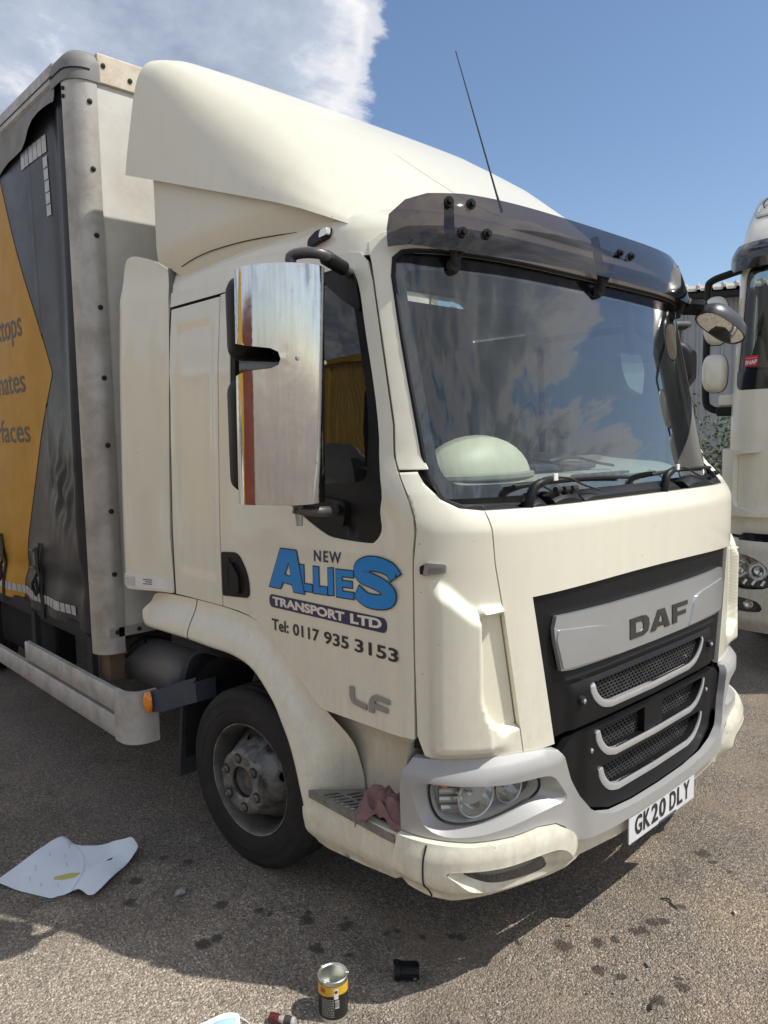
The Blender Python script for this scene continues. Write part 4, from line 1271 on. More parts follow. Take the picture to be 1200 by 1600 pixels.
# --- front wing, step and skirt
wing_O = [(2.905, .985), (2.900, .935), (2.870, .914), (2.70, .917), (2.473, .923), (2.289, .923), (2.150, .926), (2.052, .918), (1.985, .902), (1.919, .868), (1.829, .794), (1.780, .725), (1.742, .665), (1.710, .590), (1.685, .517), (1.668, .470), (1.655, .430)]
wing_I = [(2.885, 1.045), (2.86, 1.072), (2.78, 1.086), (2.63, 1.094), (2.473, 1.100), (2.35, 1.102), (2.21, 1.101), (2.10, 1.096), (2.02, 1.086), (1.936, 1.054), (1.82, .970), (1.72, .895), (1.62, .800), (1.545, .700), (1.530, .600), (1.525, .535), (1.52, .45)]
wing_io = [0, -.004, -.008, -.010, -.010, -.010, -.010, -.010, -.010, -.012, -.016, -.022, -.05, -.10, -.13, -.14, -.14]
for sd in (-1, 1):
    def wing_rings(i0, i1):
        O = curve2(wing_O, 4); I = curve2(wing_I, 4)
        io = [v[1] for v in curve2([(k, v) for k, v in enumerate(wing_io)], 4)]
        rg = []
        for k in range(i0, i1):
            (a, b), (c, d) = O[k], I[k]
            r = []
            # lip, round the flare, up to the tuck under the door
            r.append(SP(sd * a, b, -.06)); r.append(SP(sd * (a), b + .004, .030))
            for u in (.03, .08, .16, .28, .42, .58, .74, .88, 1.0):
                aa = a + (c - a) * u; bb = b + (d - b) * u
                prof = .046 * (1 - u) ** .0 if u < .16 else .046
                o = io[k] + (.046 - io[k]) * (1 - sm((u - .10) / .90) ** 1.0)
                if u < .06:
                    o -= .004
                r.append(SP(sd * aa, bb + (.004 if u < .1 else 0), o))
            rg.append(r)
        return rg
    nO = len(curve2(wing_O, 4))
    wg = MB().loft(wing_rings(0, 17), False).build('wing_rear_piece', cream_low, lorry, sharp=50)
    wg = MB().loft(wing_rings(16, nO), False).build('wing', cream_low, lorry, sharp=50)
    MB().tube([r[i] for r in [wing_rings(16, 17)[0]] for i in range(2, 11)], .0025, 5).build('wing_seam', blackr, wg)
    # skirt under the step
    sk = [(1.180, .545), (1.176, .50), (1.178, .46), (1.174, .39), (1.20, .372), (1.35, .352), (1.546, .333), (1.600, .336), (1.632, .356), (1.655, .420), (1.662, .460), (1.645, .470), (1.640, .520), (1.605, .527), (1.40, .531)]
    skf = lambda a, z: .042 - .028 * (1 - sm((z - lerpt(abs(a), [(1.17, .375), (1.6, .336)])) / .05)) - .02 * sm((abs(a) - 1.60) / .05) * sm((z - .45) / .05) + .006 * sm((.475 - z) / .02)
    patch('skirt', sk if sd > 0 else mir(sk), [], skin(0.0, skf, flat), .03, cream_low, lorry, .022, .004, sharp=60)
    # back wall of the step well
    MB().loft([[SP(sd * a, z, -.15 + (.02 if z > .8 else 0) + .06 * sm((z - .70) / .15)) for a in [1.12 + .03 * k for k in range(23)]] for z in (.50, .55, .62, .70, .76, .82, .86)], False).build('step_well', cream_low, lorry)
    MB().loft([[SP(sd * 1.165, z, o_, flat) for o_ in (-.16, -.08, 0.0)] for z in (.50, .62, .74, .82)], False).build('step_well_side', cream_low, lorry)
    # step plate: cast grating with slots
    def stepf(a, w, o, sd=sd):
        return SP(sd * a, .535 + o, .046 - w, flat)
    so = [(1.185, .0), (1.40, .0), (1.622, .0), (1.600, .03), (1.55, .078), (1.505, .130), (1.47, .172), (1.45, .19), (1.185, .19)]
    holes = []
    for k in range(16):
        for w0, w1 in ((.014, .064), (.074, .122), (.132, .178)):
            a0 = 1.195 + .027 * k - w0 * .45; a1 = 1.195 + .027 * k - w1 * .45
            h = [(a0, w0), (a0 + .016, w0), (a1 + .016, w1), (a1, w1)]
            if all(inside((p[0] + e, p[1] + f), so) for p in h for e in (-.006, .006) for f in (-.005, .005)):
                holes.append(h)
    patch('step_plate', so, holes, stepf, .028, mat('cast_step', (.30, .29, .27), .5, .5, dirt=((.10, .09, .08), .8, 22), bump=.2, bscale=160), lorry, .03)
    MB().loft([[SP(sd * a, .500, .03 - w, flat) for w in (0, .19)] for a in (1.18, 1.3, 1.45, 1.60)], False).build('step_tray', deep, lorry)

# --- wheels
def wheel(parent, cx, cy, cz, sd, steer=0.0, twin=False, simple=False):
    Mw = Matrix.Translation((cx, cy, cz)) @ Matrix.Rotation(steer, 4, 'Z') @ Matrix.Rotation(R(sd * 90), 4, 'Y')
    # local +z points out of the truck
    w_ = thing_part = bpy.data.objects.new('wheel', None)
    link(w_, parent)
    LOCP = w_
    Rt = .383
    prof = [(.232, -.185), (.245, -.197), (.270, -.206), (.315, -.208), (.350, -.198), (.372, -.184), (.380, -.172)]
    for g0 in (-.135, -.085, -.035):
        prof += [(Rt, g0 - .012), (Rt - .012, g0 - .008), (Rt - .012, g0 + .006), (Rt + .000, g0 + .010)]
    prof += [(Rt, -.012), (.380, -.006), (.374, .006), (.352, .020), (.343, .0225), (.338, .0205), (.315, .0262), (.300, .0268), (.298, .0250), (.272, .0245), (.250, .018), (.240, .010), (.234, -.002)]
    ty = MB().lathe(prof, Mw, 72).build('tyre', rubber, w_, sharp=40)
    # raised maker's band blocks on the sidewall
    if not simple:
        M_ = MB()
        for k0 in (70, 250):
            for k in range(7):
                a = R(k0 + k * 5.2)
                pts = []
                for rr, da in ((.312, -.030), (.312, .030), (.335, .028), (.335, -.028)):
                    pts.append(Mw @ Vector((rr * math.cos(a + da), rr * math.sin(a + da), .0262 - (.003 if rr > .33 else 0))))
                M_.add(pts, [(0, 1, 2, 3)])
        M_.build('sidewall_band', blackr, w_)
    rim = [(.222, -.175), (.236, -.184), (.237, -.178), (.226, -.165), (.212, -.14), (.205, -.10), (.206, -.06), (.214, -.03), (.221, -.008), (.227, .002), (.2335, .0125), (.2375, .0135), (.2385, .009), (.2365, .000)]
    MB().lathe(rim, Mw, 64).build('rim', rimm, w_, sharp=50)
    MB().lathe([(.2335, .0128), (.2375, .0142), (.2388, .0095)], Mw, 64).build('rim_edge', steel, w_, sharp=50)
    def dz(r):
        return lerpt(r, [(0, .058), (.066, .058), (.071, .063), (.126, .063), (.135, .054), (.141, .022), (.150, .008), (.165, -.020), (.185, -.060), (.198, -.085), (.210, -.095)]) - .012
    def df(a, b, o):
        return Mw @ Vector((a, b, dz(math.hypot(a, b)) + o))
    circ = lambda r, n, cx=0, cy=0: [(cx + r * math.cos(2 * math.pi * k / n), cy + r * math.sin(2 * math.pi * k / n)) for k in range(n)]
    hh = []
    for k in range(8):
        a = 2 * math.pi * (k + .3) / 8
        ca, sa = math.cos(a), math.sin(a)
        hh.append([(.174 * ca + .018 * math.cos(t) * ca - .027 * math.sin(t) * sa, .174 * sa + .018 * math.cos(t) * sa + .027 * math.sin(t) * ca) for t in [2 * math.pi * j / 14 for j in range(14)]])
    patch('wheel_disc', circ(.209, 64), [circ(.066, 32)] + hh, df, .008, steel, w_, .0125, 0, sharp=45)
    hub = [(.064, -.05), (.064, .026), (.058, .028), (.050, .000), (.020, -.006), (.001, -.006)]
    MB().lathe(hub, Mw, 28).build('hub', hubm, w_)
    for k in range(6):
        a = 2 * math.pi * (k + .15) / 6
        Mk = Mw @ Matrix.Translation((.1025 * math.cos(a), .1025 * math.sin(a), 0))
        MB().lathe([(.0215, .0495), (.0215, .053), (.0155, .0535)], Mk, 16).build('stud_seat', blackr, w_)
        st = MB().lathe([(.0145, .049), (.0145, .058), (.013, .060)], Mk, 6).lathe([(.013, .059), (.0085, .061), (.008, .070), (.001, .071)], Mk, 12).build('wheel_nut', hubm, w_)
    return w_
STEER = R(-7)
wheel(lorry, 1.655 + .02, 2.65, .372, -1, R(7))
wheel(lorry, 2 * XC - 1.675, 2.65, .372, 1, R(7), simple=True)
for sd in (-1, 1):
    wheel(lorry, XC + sd * 1.02, 6.55, .372, sd, 0, simple=True)
# axle, dark underside, inner arch
MB().tube([(1.80, 2.65, .36), (3.58, 2.65, .36)], .06, 10).build('front_axle', blackr, lorry)
MB().tube([(1.80, 6.55, .37), (3.58, 6.55, .37)], .08, 10).build('rear_axle', blackr, lorry)
for sd in (-1, 1):
    MB().box(XC + sd * .40 - .035, XC + sd * .40 + .035, 1.7, 9.4, .62, .86).build('chassis_rail', blackr, lorry)
    arch = []
    for k in range(15):
        a = R(-8 + 196 * k / 14)
        arch.append([Vector((XC + sd * w, 2.66 - math.cos(a) * .47, .40 + math.sin(a) * .50)) for w in (1.06, .95, .72)])
    MB().loft(arch, False).build('inner_arch', deep, lorry)
MB().box(XC - .62, XC + .62, 1.55, 2.9, .45, .86).build('engine_block', deep, lorry)
MB().loft([[SP(s_ * .0575, .43, -.028, flat) for s_ in range(-20, 21)], [Vector((XC + s_ * .05, 2.16, .43)) for s_ in range(-20, 21)]], False).build('underside_light_stop', deep, lorry)  # sheet added to keep sunlight streaks off the ground below the cab
MB().box(XC - .72, XC + .72, 1.47, 1.50, .35, .75).build('front_light_stop', deep, lorry)  # added behind the bumper to close the slit to the sun
# black mudguard and flap behind the wheel
for sd in (-1, 1):
    path = [(2.82, .868), (2.95, .862), (3.04, .835), (3.11, .78), (3.15, .70), (3.175, .60), (3.21, .42), (3.24, .20)]
    pa = curve2(path, 4)
    rg = []
    for (y, z) in pa:
        rg.append([Vector((XC + sd * w, y + dy, z)) for w, dy in ((1.035, .02), (1.045, 0.0), (1.040, -.012), (.70, -.012), (.70, .0))])
    MB().loft(rg, True, True).build('mudguard', mat('mudguard_plastic', (.040, .046, .056), .5, dirt=((.12, .11, .10), .5, 9)), lorry, sharp=40)
    # lamp bracket and amber lamp
    br = MB().loft([[Vector((XC + sd * w, y, z)) for w, z in ((wo, zt), (wo + .005, (zt + zb) / 2), (wo, zb), (wo - .10, zb), (wo - .10, zt))] for y, zt, zb, wo in ((3.02, .735, .62, 1.05), (3.10, .705, .590, 1.09), (3.17, .670, .560, 1.145), (3.225, .655, .555, 1.180))], True, True).build('lamp_bracket', mat('bracket_plastic', (.045, .060, .085), .45, dirt=((.12, .11, .10), .4, 9)), lorry, sharp=40)
    MB().lathe([(.052, 0), (.052, .008), (.046, .020), (.030, .028), (.001, .031)], Matrix.Translation((XC + sd * 1.178, 3.222, .605)) @ Matrix.Rotation(R(8 * sd), 4, 'Z') @ Matrix.Rotation(R(90 * sd), 4, 'Y') @ Matrix.Diagonal((1.0, .62, 1, 1)), 20).build('side_repeater_lamp', amber, lorry)
    MB().box(XC + sd * .80 - .09, XC + sd * .80 + .09, 3.18, 3.24, .22, .62).build('mud_flap', blackr, lorry, bevel=.01)

# --- door mirrors with polished guard
def mirror_set(sd, guard=True):
    X = lambda x: XC + sd * (XC - x) + (.09 if sd > 0 and x < 1.6 else 0)     # measured on the driver's side, mirrored for the other
    A = Vector((X(1.505), 1.885, 0)); B = Vector((X(1.240), 1.965, 0))
    ch = B - A
    nrm = Vector((ch.y, -ch.x, 0)).normalized()
    if nrm.y > 0:
        nrm = -nrm
    def gf(u, z, o):
        bulge = .078 * max(0.0, math.sin(math.pi * min(1, max(0, u)))) ** .85
        lean = (z - 1.95) * .055
        return A + ch * ((1 - math.cos(math.pi * u)) / 2) + nrm * (bulge + o + lean) + Vector((0, 0, z))
    root = bpy.data.objects.new('door_mirror', None)
    link(root, lorry)
    if guard:
        gz0, gz1 = 1.600, 2.306
        ol = [(0.0, gz0), (.25, gz0 - .004), (.5, gz0 - .004), (.75, gz0), (1.0, gz0 + .004)] + [(1.0, 1.985), (.93, 1.996), (.70, 2.004), (.62, 2.014), (.595, 2.032), (.62, 2.052), (.70, 2.062), (.93, 2.070), (1.0, 2.080)] + [(1.0, gz1 - .018), (.75, gz1 - .006), (.5, gz1), (.25, gz1 + .004), (0.0, gz1 + .006)]
        V, F = cdt([(math.acos(1 - 2 * a) / math.pi * .26, b) for a, b in ol], [], .016)
        vs = [gf(a / .26, b, 0) for a, b in V]
        n = len(vs)
        vs += [gf(a / .26, b, -.003) for a, b in V]
        g_ = mobj('mirror_guard', vs, list(F) + [tuple(i + n for i in f[::-1]) for f in F], chrome, root, sharp=60, label='polished steel guard over the mirror heads')
        for u, z in ((.44, 2.035), (.045, 2.030)):
            p = gf(u, z, .0)
            q_ = gf(u, z, .006)
            MB().tube([p, q_], [.0075, .005], 10).build('guard_screw', alum, g_)
    # mirror heads behind the guard
    ex = ch.normalized(); ey = -nrm
    for z0, z1, w0, w1, dpt in ((1.635, 1.985, -.010, .285, .095), (2.035, 2.285, -.005, .282, .085)):
        rg = []
        for dp, ins in ((-.02, .05), (.015, .012), (.05, 0.0), (dpt, .004), (dpt, .014), (dpt - .008, .02)):
            poly = rounded([(w0 + ins, z0 + ins), (w1 - ins, z0 + ins), (w1 - ins, z1 - ins), (w0 + ins, z1 - ins)], .045, 5)
            rg.append([Vector((A.x, A.y, 0)) + ex * a + ey * dp + Vector((0, 0, b)) for a, b in poly])
        hd = MB().loft(rg, True, False).build('mirror_head', blackp, root, sharp=50)
        MB().add(rg[0], [tuple(range(len(rg[0])))]).build('head_back', blackp, hd)
        MB().add(rg[-1], [tuple(range(len(rg[-1])))]).build('mirror_pane', mirrorm, hd, recalc=False)
    # arms
    J = A + ex * .075 + ey * .045
    arm = MB().tube(smooth_path([Vector((X(1.66), 1.93, 2.332)), Vector((X(1.60), 1.905, 2.345)), Vector((X(1.50), 1.88, 2.362)), Vector((J.x, J.y, 2.360)), Vector((J.x, J.y, 2.30)), Vector((J.x, J.y, 2.0)), Vector((J.x, J.y, 1.60)), Vector((J.x, J.y, 1.572)), Vector((X(1.52), 1.92, 1.562)), Vector((X(1.645), 1.99, 1.555))], 5), .017, 10).build('mirror_arm', mat('arm_grey', (.10, .10, .10), .4, .4, dirt=((.2, .17, .13), .5, 15)), root)
    MB().tube([Vector((X(1.53), 1.888, 2.356)), Vector((X(1.62), 1.912, 2.340))], .024, 12).build('arm_sleeve', blackp, arm)
    MB().tube([Vector((J.x, J.y, 1.585)), Vector((J.x, J.y, 1.520))], [.016, .010], 10).build('arm_pin', alum, arm)
    patch('arm_mount', rounded([(sd * 1.150, 2.33), (sd * 1.145, 2.20), (sd * 1.29, 2.305), (sd * 1.32, 2.345)], .02), [], skin(.010), .02, blackp, arm, .03, .004)
    patch('arm_foot', rounded([(sd * 1.40, 1.585), (sd * 1.44, 1.50), (sd * 1.56, 1.52), (sd * 1.66, 1.575), (sd * 1.55, 1.60)], .02), [], skin(.014), .02, blackp, arm, .03, .006)
    return root
mirror_set(-1)
mirror_set(1, False)
# kerb mirror over the passenger's end of the screen
km = bpy.data.objects.new('kerb_mirror', None)
link(km, lorry)
K0 = Vector((3.72, 1.60, 2.305))
rg = []
ax = Vector((.74, -.42, -.50)).normalized(); nf = Vector((-.25, -.08, -.96)).normalized(); nf = (nf - ax * nf.dot(ax)).normalized(); cx_ = -nf; bx = cx_.cross(ax)
for dp, sc_ in ((-.085, .30), (-.070, .62), (-.035, .92), (.0, 1.0), (.02, .98), (.018, .90)):
    rg.append([K0 + ax * (.135 * sc_ * math.copysign(abs(math.cos(t)) ** .75, math.cos(t))) + bx * (.078 * sc_ * math.copysign(abs(math.sin(t)) ** .75, math.sin(t))) - cx_ * dp for t in [2 * math.pi * k / 24 for k in range(24)]])
hd = MB().loft(rg, True, False).build('mirror_head', mat('mirror_shell_grey', (.035, .038, .036), .35, 0, .2), km, sharp=60)
MB().add(rg[-1], [tuple(range(24))]).build('mirror_pane', mirrorm, hd, recalc=False)
MB().add(rg[0], [tuple(range(24))]).build('head_back', blackp, hd)
MB().tube(smooth_path([SP(.92, 2.43, .01), SP(.96, 2.40, .05), K0 - ax * .10 + Vector((0, 0, .03))], 4), [.045, .045, .045, .045, .045, .04, .04, .035, .03], 8).build('mirror_arm', blackp, km)

# --- load body
BX, BF, BL = 1.445, 3.60, 9.6        # side plane (driver's side), front wall, rear end
BT, BB = 3.56, .87
body_w = XC - BX
MB().box(XC - body_w + .09, XC + body_w - .09, BF, BF + .04, BB - .02, BT - .10).build('body_front_wall', bodyw, lorry)
MB().box(XC - body_w + .05, XC + body_w - .05, BF - .012, BF - .001, BB - .035, BB + .012).build('front_sill_strip', alum, lorry)
MB().box(XC - body_w + .03, XC + body_w - .03, BF + .05, BL, BT - .03, BT - .005).build('body_roof', white, lorry)
MB().box(XC - body_w + .03, XC + body_w - .03, BF + .05, BL, .80, .86).build('body_floor', blackr, lorry)
MB().box(XC - body_w + .03, XC + body_w - .03, BL - .04, BL, .86, BT - .03).build('rear_door', bodyw, lorry)
# front header rail, worn
MB().box(XC - body_w + .13, XC + body_w - .13, BF - .014, BF + .05, BT - .105, BT + .028).build('header_rail', rusty, lorry, bevel=.006)
for sd in (-1, 1):
    X = lambda d, sd=sd: XC + sd * d
    # rounded front post
    def post_prof(z):
        pts = []
        for k in range(9):
            a = R(90 * k / 8)
            pts.append(Vector((X(body_w - .095 + .095 * math.cos(a)), BF + .083 - .095 * math.sin(a), z)))
        pts = [Vector((X(body_w - .035), BF + .092, z)), Vector((X(body_w), BF + .092, z))] + pts + [Vector((X(body_w - .125), BF - .012, z)), Vector((X(body_w - .125), BF + .02, z))]
        return pts
    po = MB().loft([post_prof(z) for z in (.752, 1.5, 2.3, BT - .105)], True, True).build('corner_post', alum, lorry, sharp=35)
    for k, z in enumerate((3.36, 3.06, 2.76, 2.43, 2.10, 1.78, 1.46, 1.15, .86)):
        p = Vector((X(body_w - .088), BF - .010, z))
        MB().lathe([(.013, 0), (.012, .005), (.006, .009), (.001, .010)], Matrix.Translation(p) @ Matrix.Rotation(R(90), 4, 'X') @ Matrix.Rotation(R(0), 4, 'Y'), 10).build('post_bolt', blackr, po)
    for z in (3.42, 3.385):
        MB().lathe([(.010, 0), (.009, .006), (.001, .008)], Matrix.Translation((X(body_w), BF + .070, z)) @ Matrix.Rotation(R(90 * sd), 4, 'Y'), 10).build('post_bolt', blackr, po)
    for x_ in (.22, .40):
        MB().lathe([(.012, 0), (.011, .005), (.001, .008)], Matrix.Translation((X(body_w - x_ + .02), BF - .012, BB - .012)) @ Matrix.Rotation(R(90), 4, 'X'), 10).build('post_bolt', blackr, po)
        MB().lathe([(.012, 0), (.011, .005), (.001, .008)], Matrix.Translation((X(body_w - x_ * .72), BF - .014, BT - .055 + .03 * (x_ < .3))) @ Matrix.Rotation(R(90), 4, 'X'), 10).build('post_bolt', blackr, po)
    # grey corner cap
    rg = []
    for z, ins in ((BT - .108, 0.0), (BT - .03, 0.0), (BT + .005, .010), (BT + .028, .032), (BT + .042, .07), (BT + .046, .11)):
        ring = []
        for k in range(9):
            a = R(90 * k / 8)
            ring.append(Vector((X(body_w + .006 - .10 + (.10 - ins) * math.cos(a)), BF + .083 - (.10 - ins) * math.sin(a), z)))
        ring = [Vector((X(body_w + .006 - ins), BF + .21, z))] + ring + [Vector((X(body_w - .14), BF - .017 + ins, z))]
        rg.append(ring)
    cc = MB().loft(rg, False).add(rg[-1] + [Vector((X(body_w - .14), BF + .21, BT + .046))], [tuple(range(len(rg[-1]) + 1))]).build('corner_cap', gcap, lorry, sharp=60)
    MB().tube([Vector((X(body_w + .007), BF + .20, BT - .06)), Vector((X(body_w + .007), BF + .083, BT - .06))] + [Vector((X(body_w + .007 - .10 + .10 * math.cos(R(10 * k))), BF + .083 - .10 * math.sin(R(10 * k)), BT - .06)) for k in range(1, 10)], .004, 5).build('cap_seam', blackr, cc)
    # top side rail with hanging weather flap
    rl = [(-.02, BT - .012), (.0, BT + .012), (.0 + .004, BT - .03), (.004, BT - .075), (-.008, BT - .085), (-.03, BT - .085)]
    MB().loft([[Vector((X(body_w + o_), y, z)) for o_, z in rl] for y in (BF + .19, 5.0, 7.0, BL)], True, True).build('top_side_rail', alum, lorry, sharp=35)
    MB().loft([[Vector((X(body_w + .006), y, BT - .045)) for _ in (0,)] + [Vector((X(body_w + .006), y, BT - .052))] for y in (BF + .19, 6.0, BL)], False).build('rail_groove', blackr, lorry)
    fl = []
    for i in range(40):
        y = BF + .17 + (BL - BF - .2) * (i / 39) ** 1.6
        wv = .010 * math.sin(y * 5.1) + .006 * math.sin(y * 13)
        drop = .19 + .012 * math.sin(y * 4.3) + (.03 * math.sin(y * 9) if y < 4.2 else 0)
        drop *= .45 + .55 * sm((y - BF - .17) / .40)
        fl.append([Vector((X(body_w - .006), y, BT - .08)), Vector((X(body_w + .004 + wv * .3), y, BT - .08 - drop * .4)), Vector((X(body_w + .008 + wv), y, BT - .08 - drop * .75)), Vector((X(body_w + .014 + wv * 1.4), y, BT - .08 - drop))])
    MB().loft(fl, False).build('weather_flap', mat('flap_pvc', (.20, .19, .17), .55, dirt=((.14, .12, .09), .8, 6)), lorry, sharp=80)
    # curtain
    def cf(y, z, o, sd=sd):
        e = sm((y - BF - .11) / .10)
        b = .012 * math.sin(y * 2.1 + 1.0) * math.sin(z * 1.6) + .006 * math.sin(y * 6.2 + z * 2.0)
        low_ = sm((1.30 - z) / .22)
        b += low_ * (.014 * math.sin(y * 7.3 + .6) + .010 * math.sin(y * 15.0 + z * 9) - .012 * math.exp(-((z - 1.05) / .06) ** 2))
        # crumpled patch near the post
        g1 = math.exp(-(((y - 4.02) / .16) ** 2 + ((z - 1.56) / .22) ** 2))
        b += g1 * .020 * (math.sin(y * 36 + z * 11) * .5 + math.sin(z * 27 - y * 18) * .5 + .35 * math.sin(y * 70 + z * 40))
        # slack fold down the leading edge
        b += .016 * math.exp(-((y - 3.80) / .035) ** 2) * sm((z - .8) / .3) - .010 * math.exp(-((y - 3.90) / .04) ** 2) * sm((z - 2.0) / .5)
        b += .0035 * math.exp(-((y - 4.20) / .006) ** 2)
        return Vector((X(body_w - .022 + (b + o) * e - .03 * (1 - e)), y, z))
    ysr = [BF + .10 + .014 * k for k in range(110)] + [BF + 1.66 + .12 * k for k in range(36)]
    zsr = [.835 + .02 * k for k in range(45)] + [1.755 + .05 * k for k in range(36)]
    rows = [[cf(y, z, 0) for y in ysr] for z in zsr if z < BT - .07] + [[cf(y, BT - .075, 0) for y in ysr]]
    cu = MB().loft(rows, False).build('curtain', navy, lorry, sharp=80, recalc=False)
    MB().box(X(body_w - .13) if sd > 0 else X(body_w - .05), X(body_w - .05) if sd > 0 else X(body_w - .13), BF + .09, BF + .14, .86, BT - .1).build('curtain_pole', deep, lorry)
    # orange printed arrow
    if sd < 0:
        op = [(9.3, 3.36), (4.735, 3.36), (4.44, 2.81), (4.085, 2.155), (4.30, 1.85), (4.64, 1.24), (4.72, 1.10), (4.79, 1.00), (4.82, .90), (4.84, .845), (9.3, .845)]
        # keep to the stretch that is finely meshed, then a plain remainder
        patch('orange_print', [p for p in [(5.3, 3.36)] + op[1:-1] + [(5.3, .845)]], [], lambda a, b, o: cf(a, b, .0022), 0, orange, cu, .026, recalc=False, sharp=80)
        patch('orange_print', rectp(5.3, 9.3, .845, 3.36), [], lambda a, b, o: cf(a, b, .0022), 0, orange, cu, .12, recalc=False, sharp=80)
        tf = lambda a, b, o: cf(-a, b, .004 + o)
        for w, a1, z0, hgt, wid in (('worktops', -4.452, 2.395, .105, .82), ('laminates', -4.470, 2.080, .105, .86), ('surfaces', -4.462, 1.800, .112, .84)):
            V_, F_ = text_tris(w, .004)
            lettering('curtain_letter', w, a1 - wid, a1, z0 - (.055 if 'p' in w else 0) - .0, z0 + .135, tf, ink, cu, bold=.006, slant=.0)
        # number seven made of reflective squares
        for k in range(6):
            y = 4.30 - .055 * k
            patch('reflective_square', rectp(y - .050, y, 3.218 + .002 * k, 3.300 + .002 * k), [], lambda a, b, o: cf(a, b, .004), 0, reflex, cu, .03)
        for k in range(5):
            z = 3.212 - .058 * k
            patch('reflective_square', rectp(3.975 - .006 * k * .3, 4.024 - .006 * k * .3, z - .054, z - .002), [], lambda a, b, o: cf(a, b, .004), 0, reflex, cu, .03)
    # tape along the bottom hem
    for k in range(34):
        y = 3.975 + .059 * k
        patch('reflective_square', rectp(y, y + .050, .890, .940), [], lambda a, b, o: cf(a, b, .0045), 0, reflex, cu, .03)
    # curtain straps with buckles
    for y in (4.43, 5.10, 5.77, 6.44):
        st = patch('curtain_strap', rectp(y - .018, y + .018, .800, 1.235), [], lambda a, b, o: cf(a, b, .012 + o), .004, blackr, cu, .03)
        M_ = MB()
        c0 = cf(y, 1.14, .022)
        M_.box(-.010, .010, -.016, .016, -.075, .075, Matrix.Translation(c0))
        M_.tube([c0 + Vector((sd * .018, -.03, .06)), c0 + Vector((sd * .018, .03, .06))], .008, 8)
        M_.tube([c0 + Vector((sd * .020, -.03, -.04)), c0 + Vector((sd * .020, .03, -.04))], .008, 8)
        M_.build('buckle', mat('buckle_steel', (.16, .155, .145), .4, .6, dirt=((.05, .045, .04), .7, 30)), st, bevel=.004)
        MB().tube([cf(y, 1.06, .03), cf(y + .05, 1.0, .035), cf(y + .075, .965, .02), cf(y + .04, .935, .022), cf(y + .015, .96, .02), cf(y + .02, 1.03, .03)], .009, 6).build('strap_tail', blackr, st)
    # side guard rails
    SX = body_w + .012
    rprof = lambda y, z0, z1: [Vector((X(SX - .028), y, z0)), Vector((X(SX - .004), y, z0)), Vector((X(SX), y, z0 + .006)), Vector((X(SX), y, z1 - .006)), Vector((X(SX - .004), y, z1)), Vector((X(SX - .028), y, z1))]
    MB().loft([rprof(y, .520, .628) for y in (3.44, 4.68)], True, True).build('side_guard_rail', rail, lorry, sharp=40)
    MB().loft([rprof(y, .392, .500) for y in (3.44, 5.78)], True, True).build('side_guard_rail', rail, lorry, sharp=40)
    # rounded front end of the guard
    rg = []
    for k in range(9):
        a = R(90 * k / 8)
        px = SX - .10 + .10 * math.cos(a); py = 3.385 - .10 * math.sin(a)
        ix = SX - .10 + .075 * math.cos(a); iy = 3.385 - .075 * math.sin(a)
        rg.append([Vector((X(px), py, .385)), Vector((X(px), py, .628)), Vector((X(ix), iy, .634)), Vector((X(ix), iy, .385))])
    rg = [[p + Vector((0, .055, 0)) for p in rg[0]]] + rg + [[p + Vector((-sd * .05, 0, 0)) for p in rg[-1]]]
    MB().loft(rg, True, True).build('guard_end', rail, lorry, sharp=40)
    for y in (3.78, 4.60, 5.60):
        MB().box(min(X(SX - .06), X(SX - .03)), max(X(SX - .06), X(SX - .03)), y - .03, y + .03, .38, .82).build('guard_bracket', blackr, lorry)
    # air tank, battery box and pipes under the body
    tk = MB().lathe([(.001, -.28), (.07, -.275), (.11, -.25), (.122, -.22), (.122, .22), (.11, .25), (.07, .275), (.001, .28)], Matrix.Translation((X(.95), 3.50, .66)) @ Matrix.Rotation(R(90), 4, 'Y') @ Matrix.Rotation(R(90), 4, 'X'), 24)
    tk.build('air_tank', mat('tank_grey', (.14, .14, .14), .5, .3, dirt=((.20, .17, .13), .7, 8)), lorry)
    MB().box(min(X(1.06), X(.80)), max(X(1.06), X(.80)), 3.72, 4.02, .56, .84).build('battery_box', mat('box_rusty', (.10, .09, .075), .7, dirt=((.20, .12, .06), .6, 14)), lorry, bevel=.01)
    MB().box(min(X(1.10), X(1.02)), max(X(1.10), X(1.02)), 4.04, 4.10, .40, .85).build('outrigger', alum, lorry)
    MB().tube(smooth_path([(X(1.0), 3.62, .78), (X(1.06), 3.70, .70), (X(1.0), 3.80, .62), (X(.9), 3.9, .70)], 4), .014, 6).build('air_hose', blackr, lorry)
    MB().box(min(X(1.12), X(1.0)), max(X(1.12), X(1.0)), 4.55, 5.6, .45, .80).build('tool_box', deep, lorry, bevel=.02)
    MB().box(min(X(body_w - .04), X(body_w - .10)), max(X(body_w - .04), X(body_w - .10)), BF + .10, BL, .775, .835).build('side_rave', blackr, lorry)
# twist bracket under the post
MB().box(XC - body_w + .06, XC - body_w + .14, BF + .04, BF + .16, .60, .80).build('body_mount', mat('mount_rust', (.13, .10, .07), .7, .2, dirt=((.25, .12, .05), .8, 20)), lorry, bevel=.006)

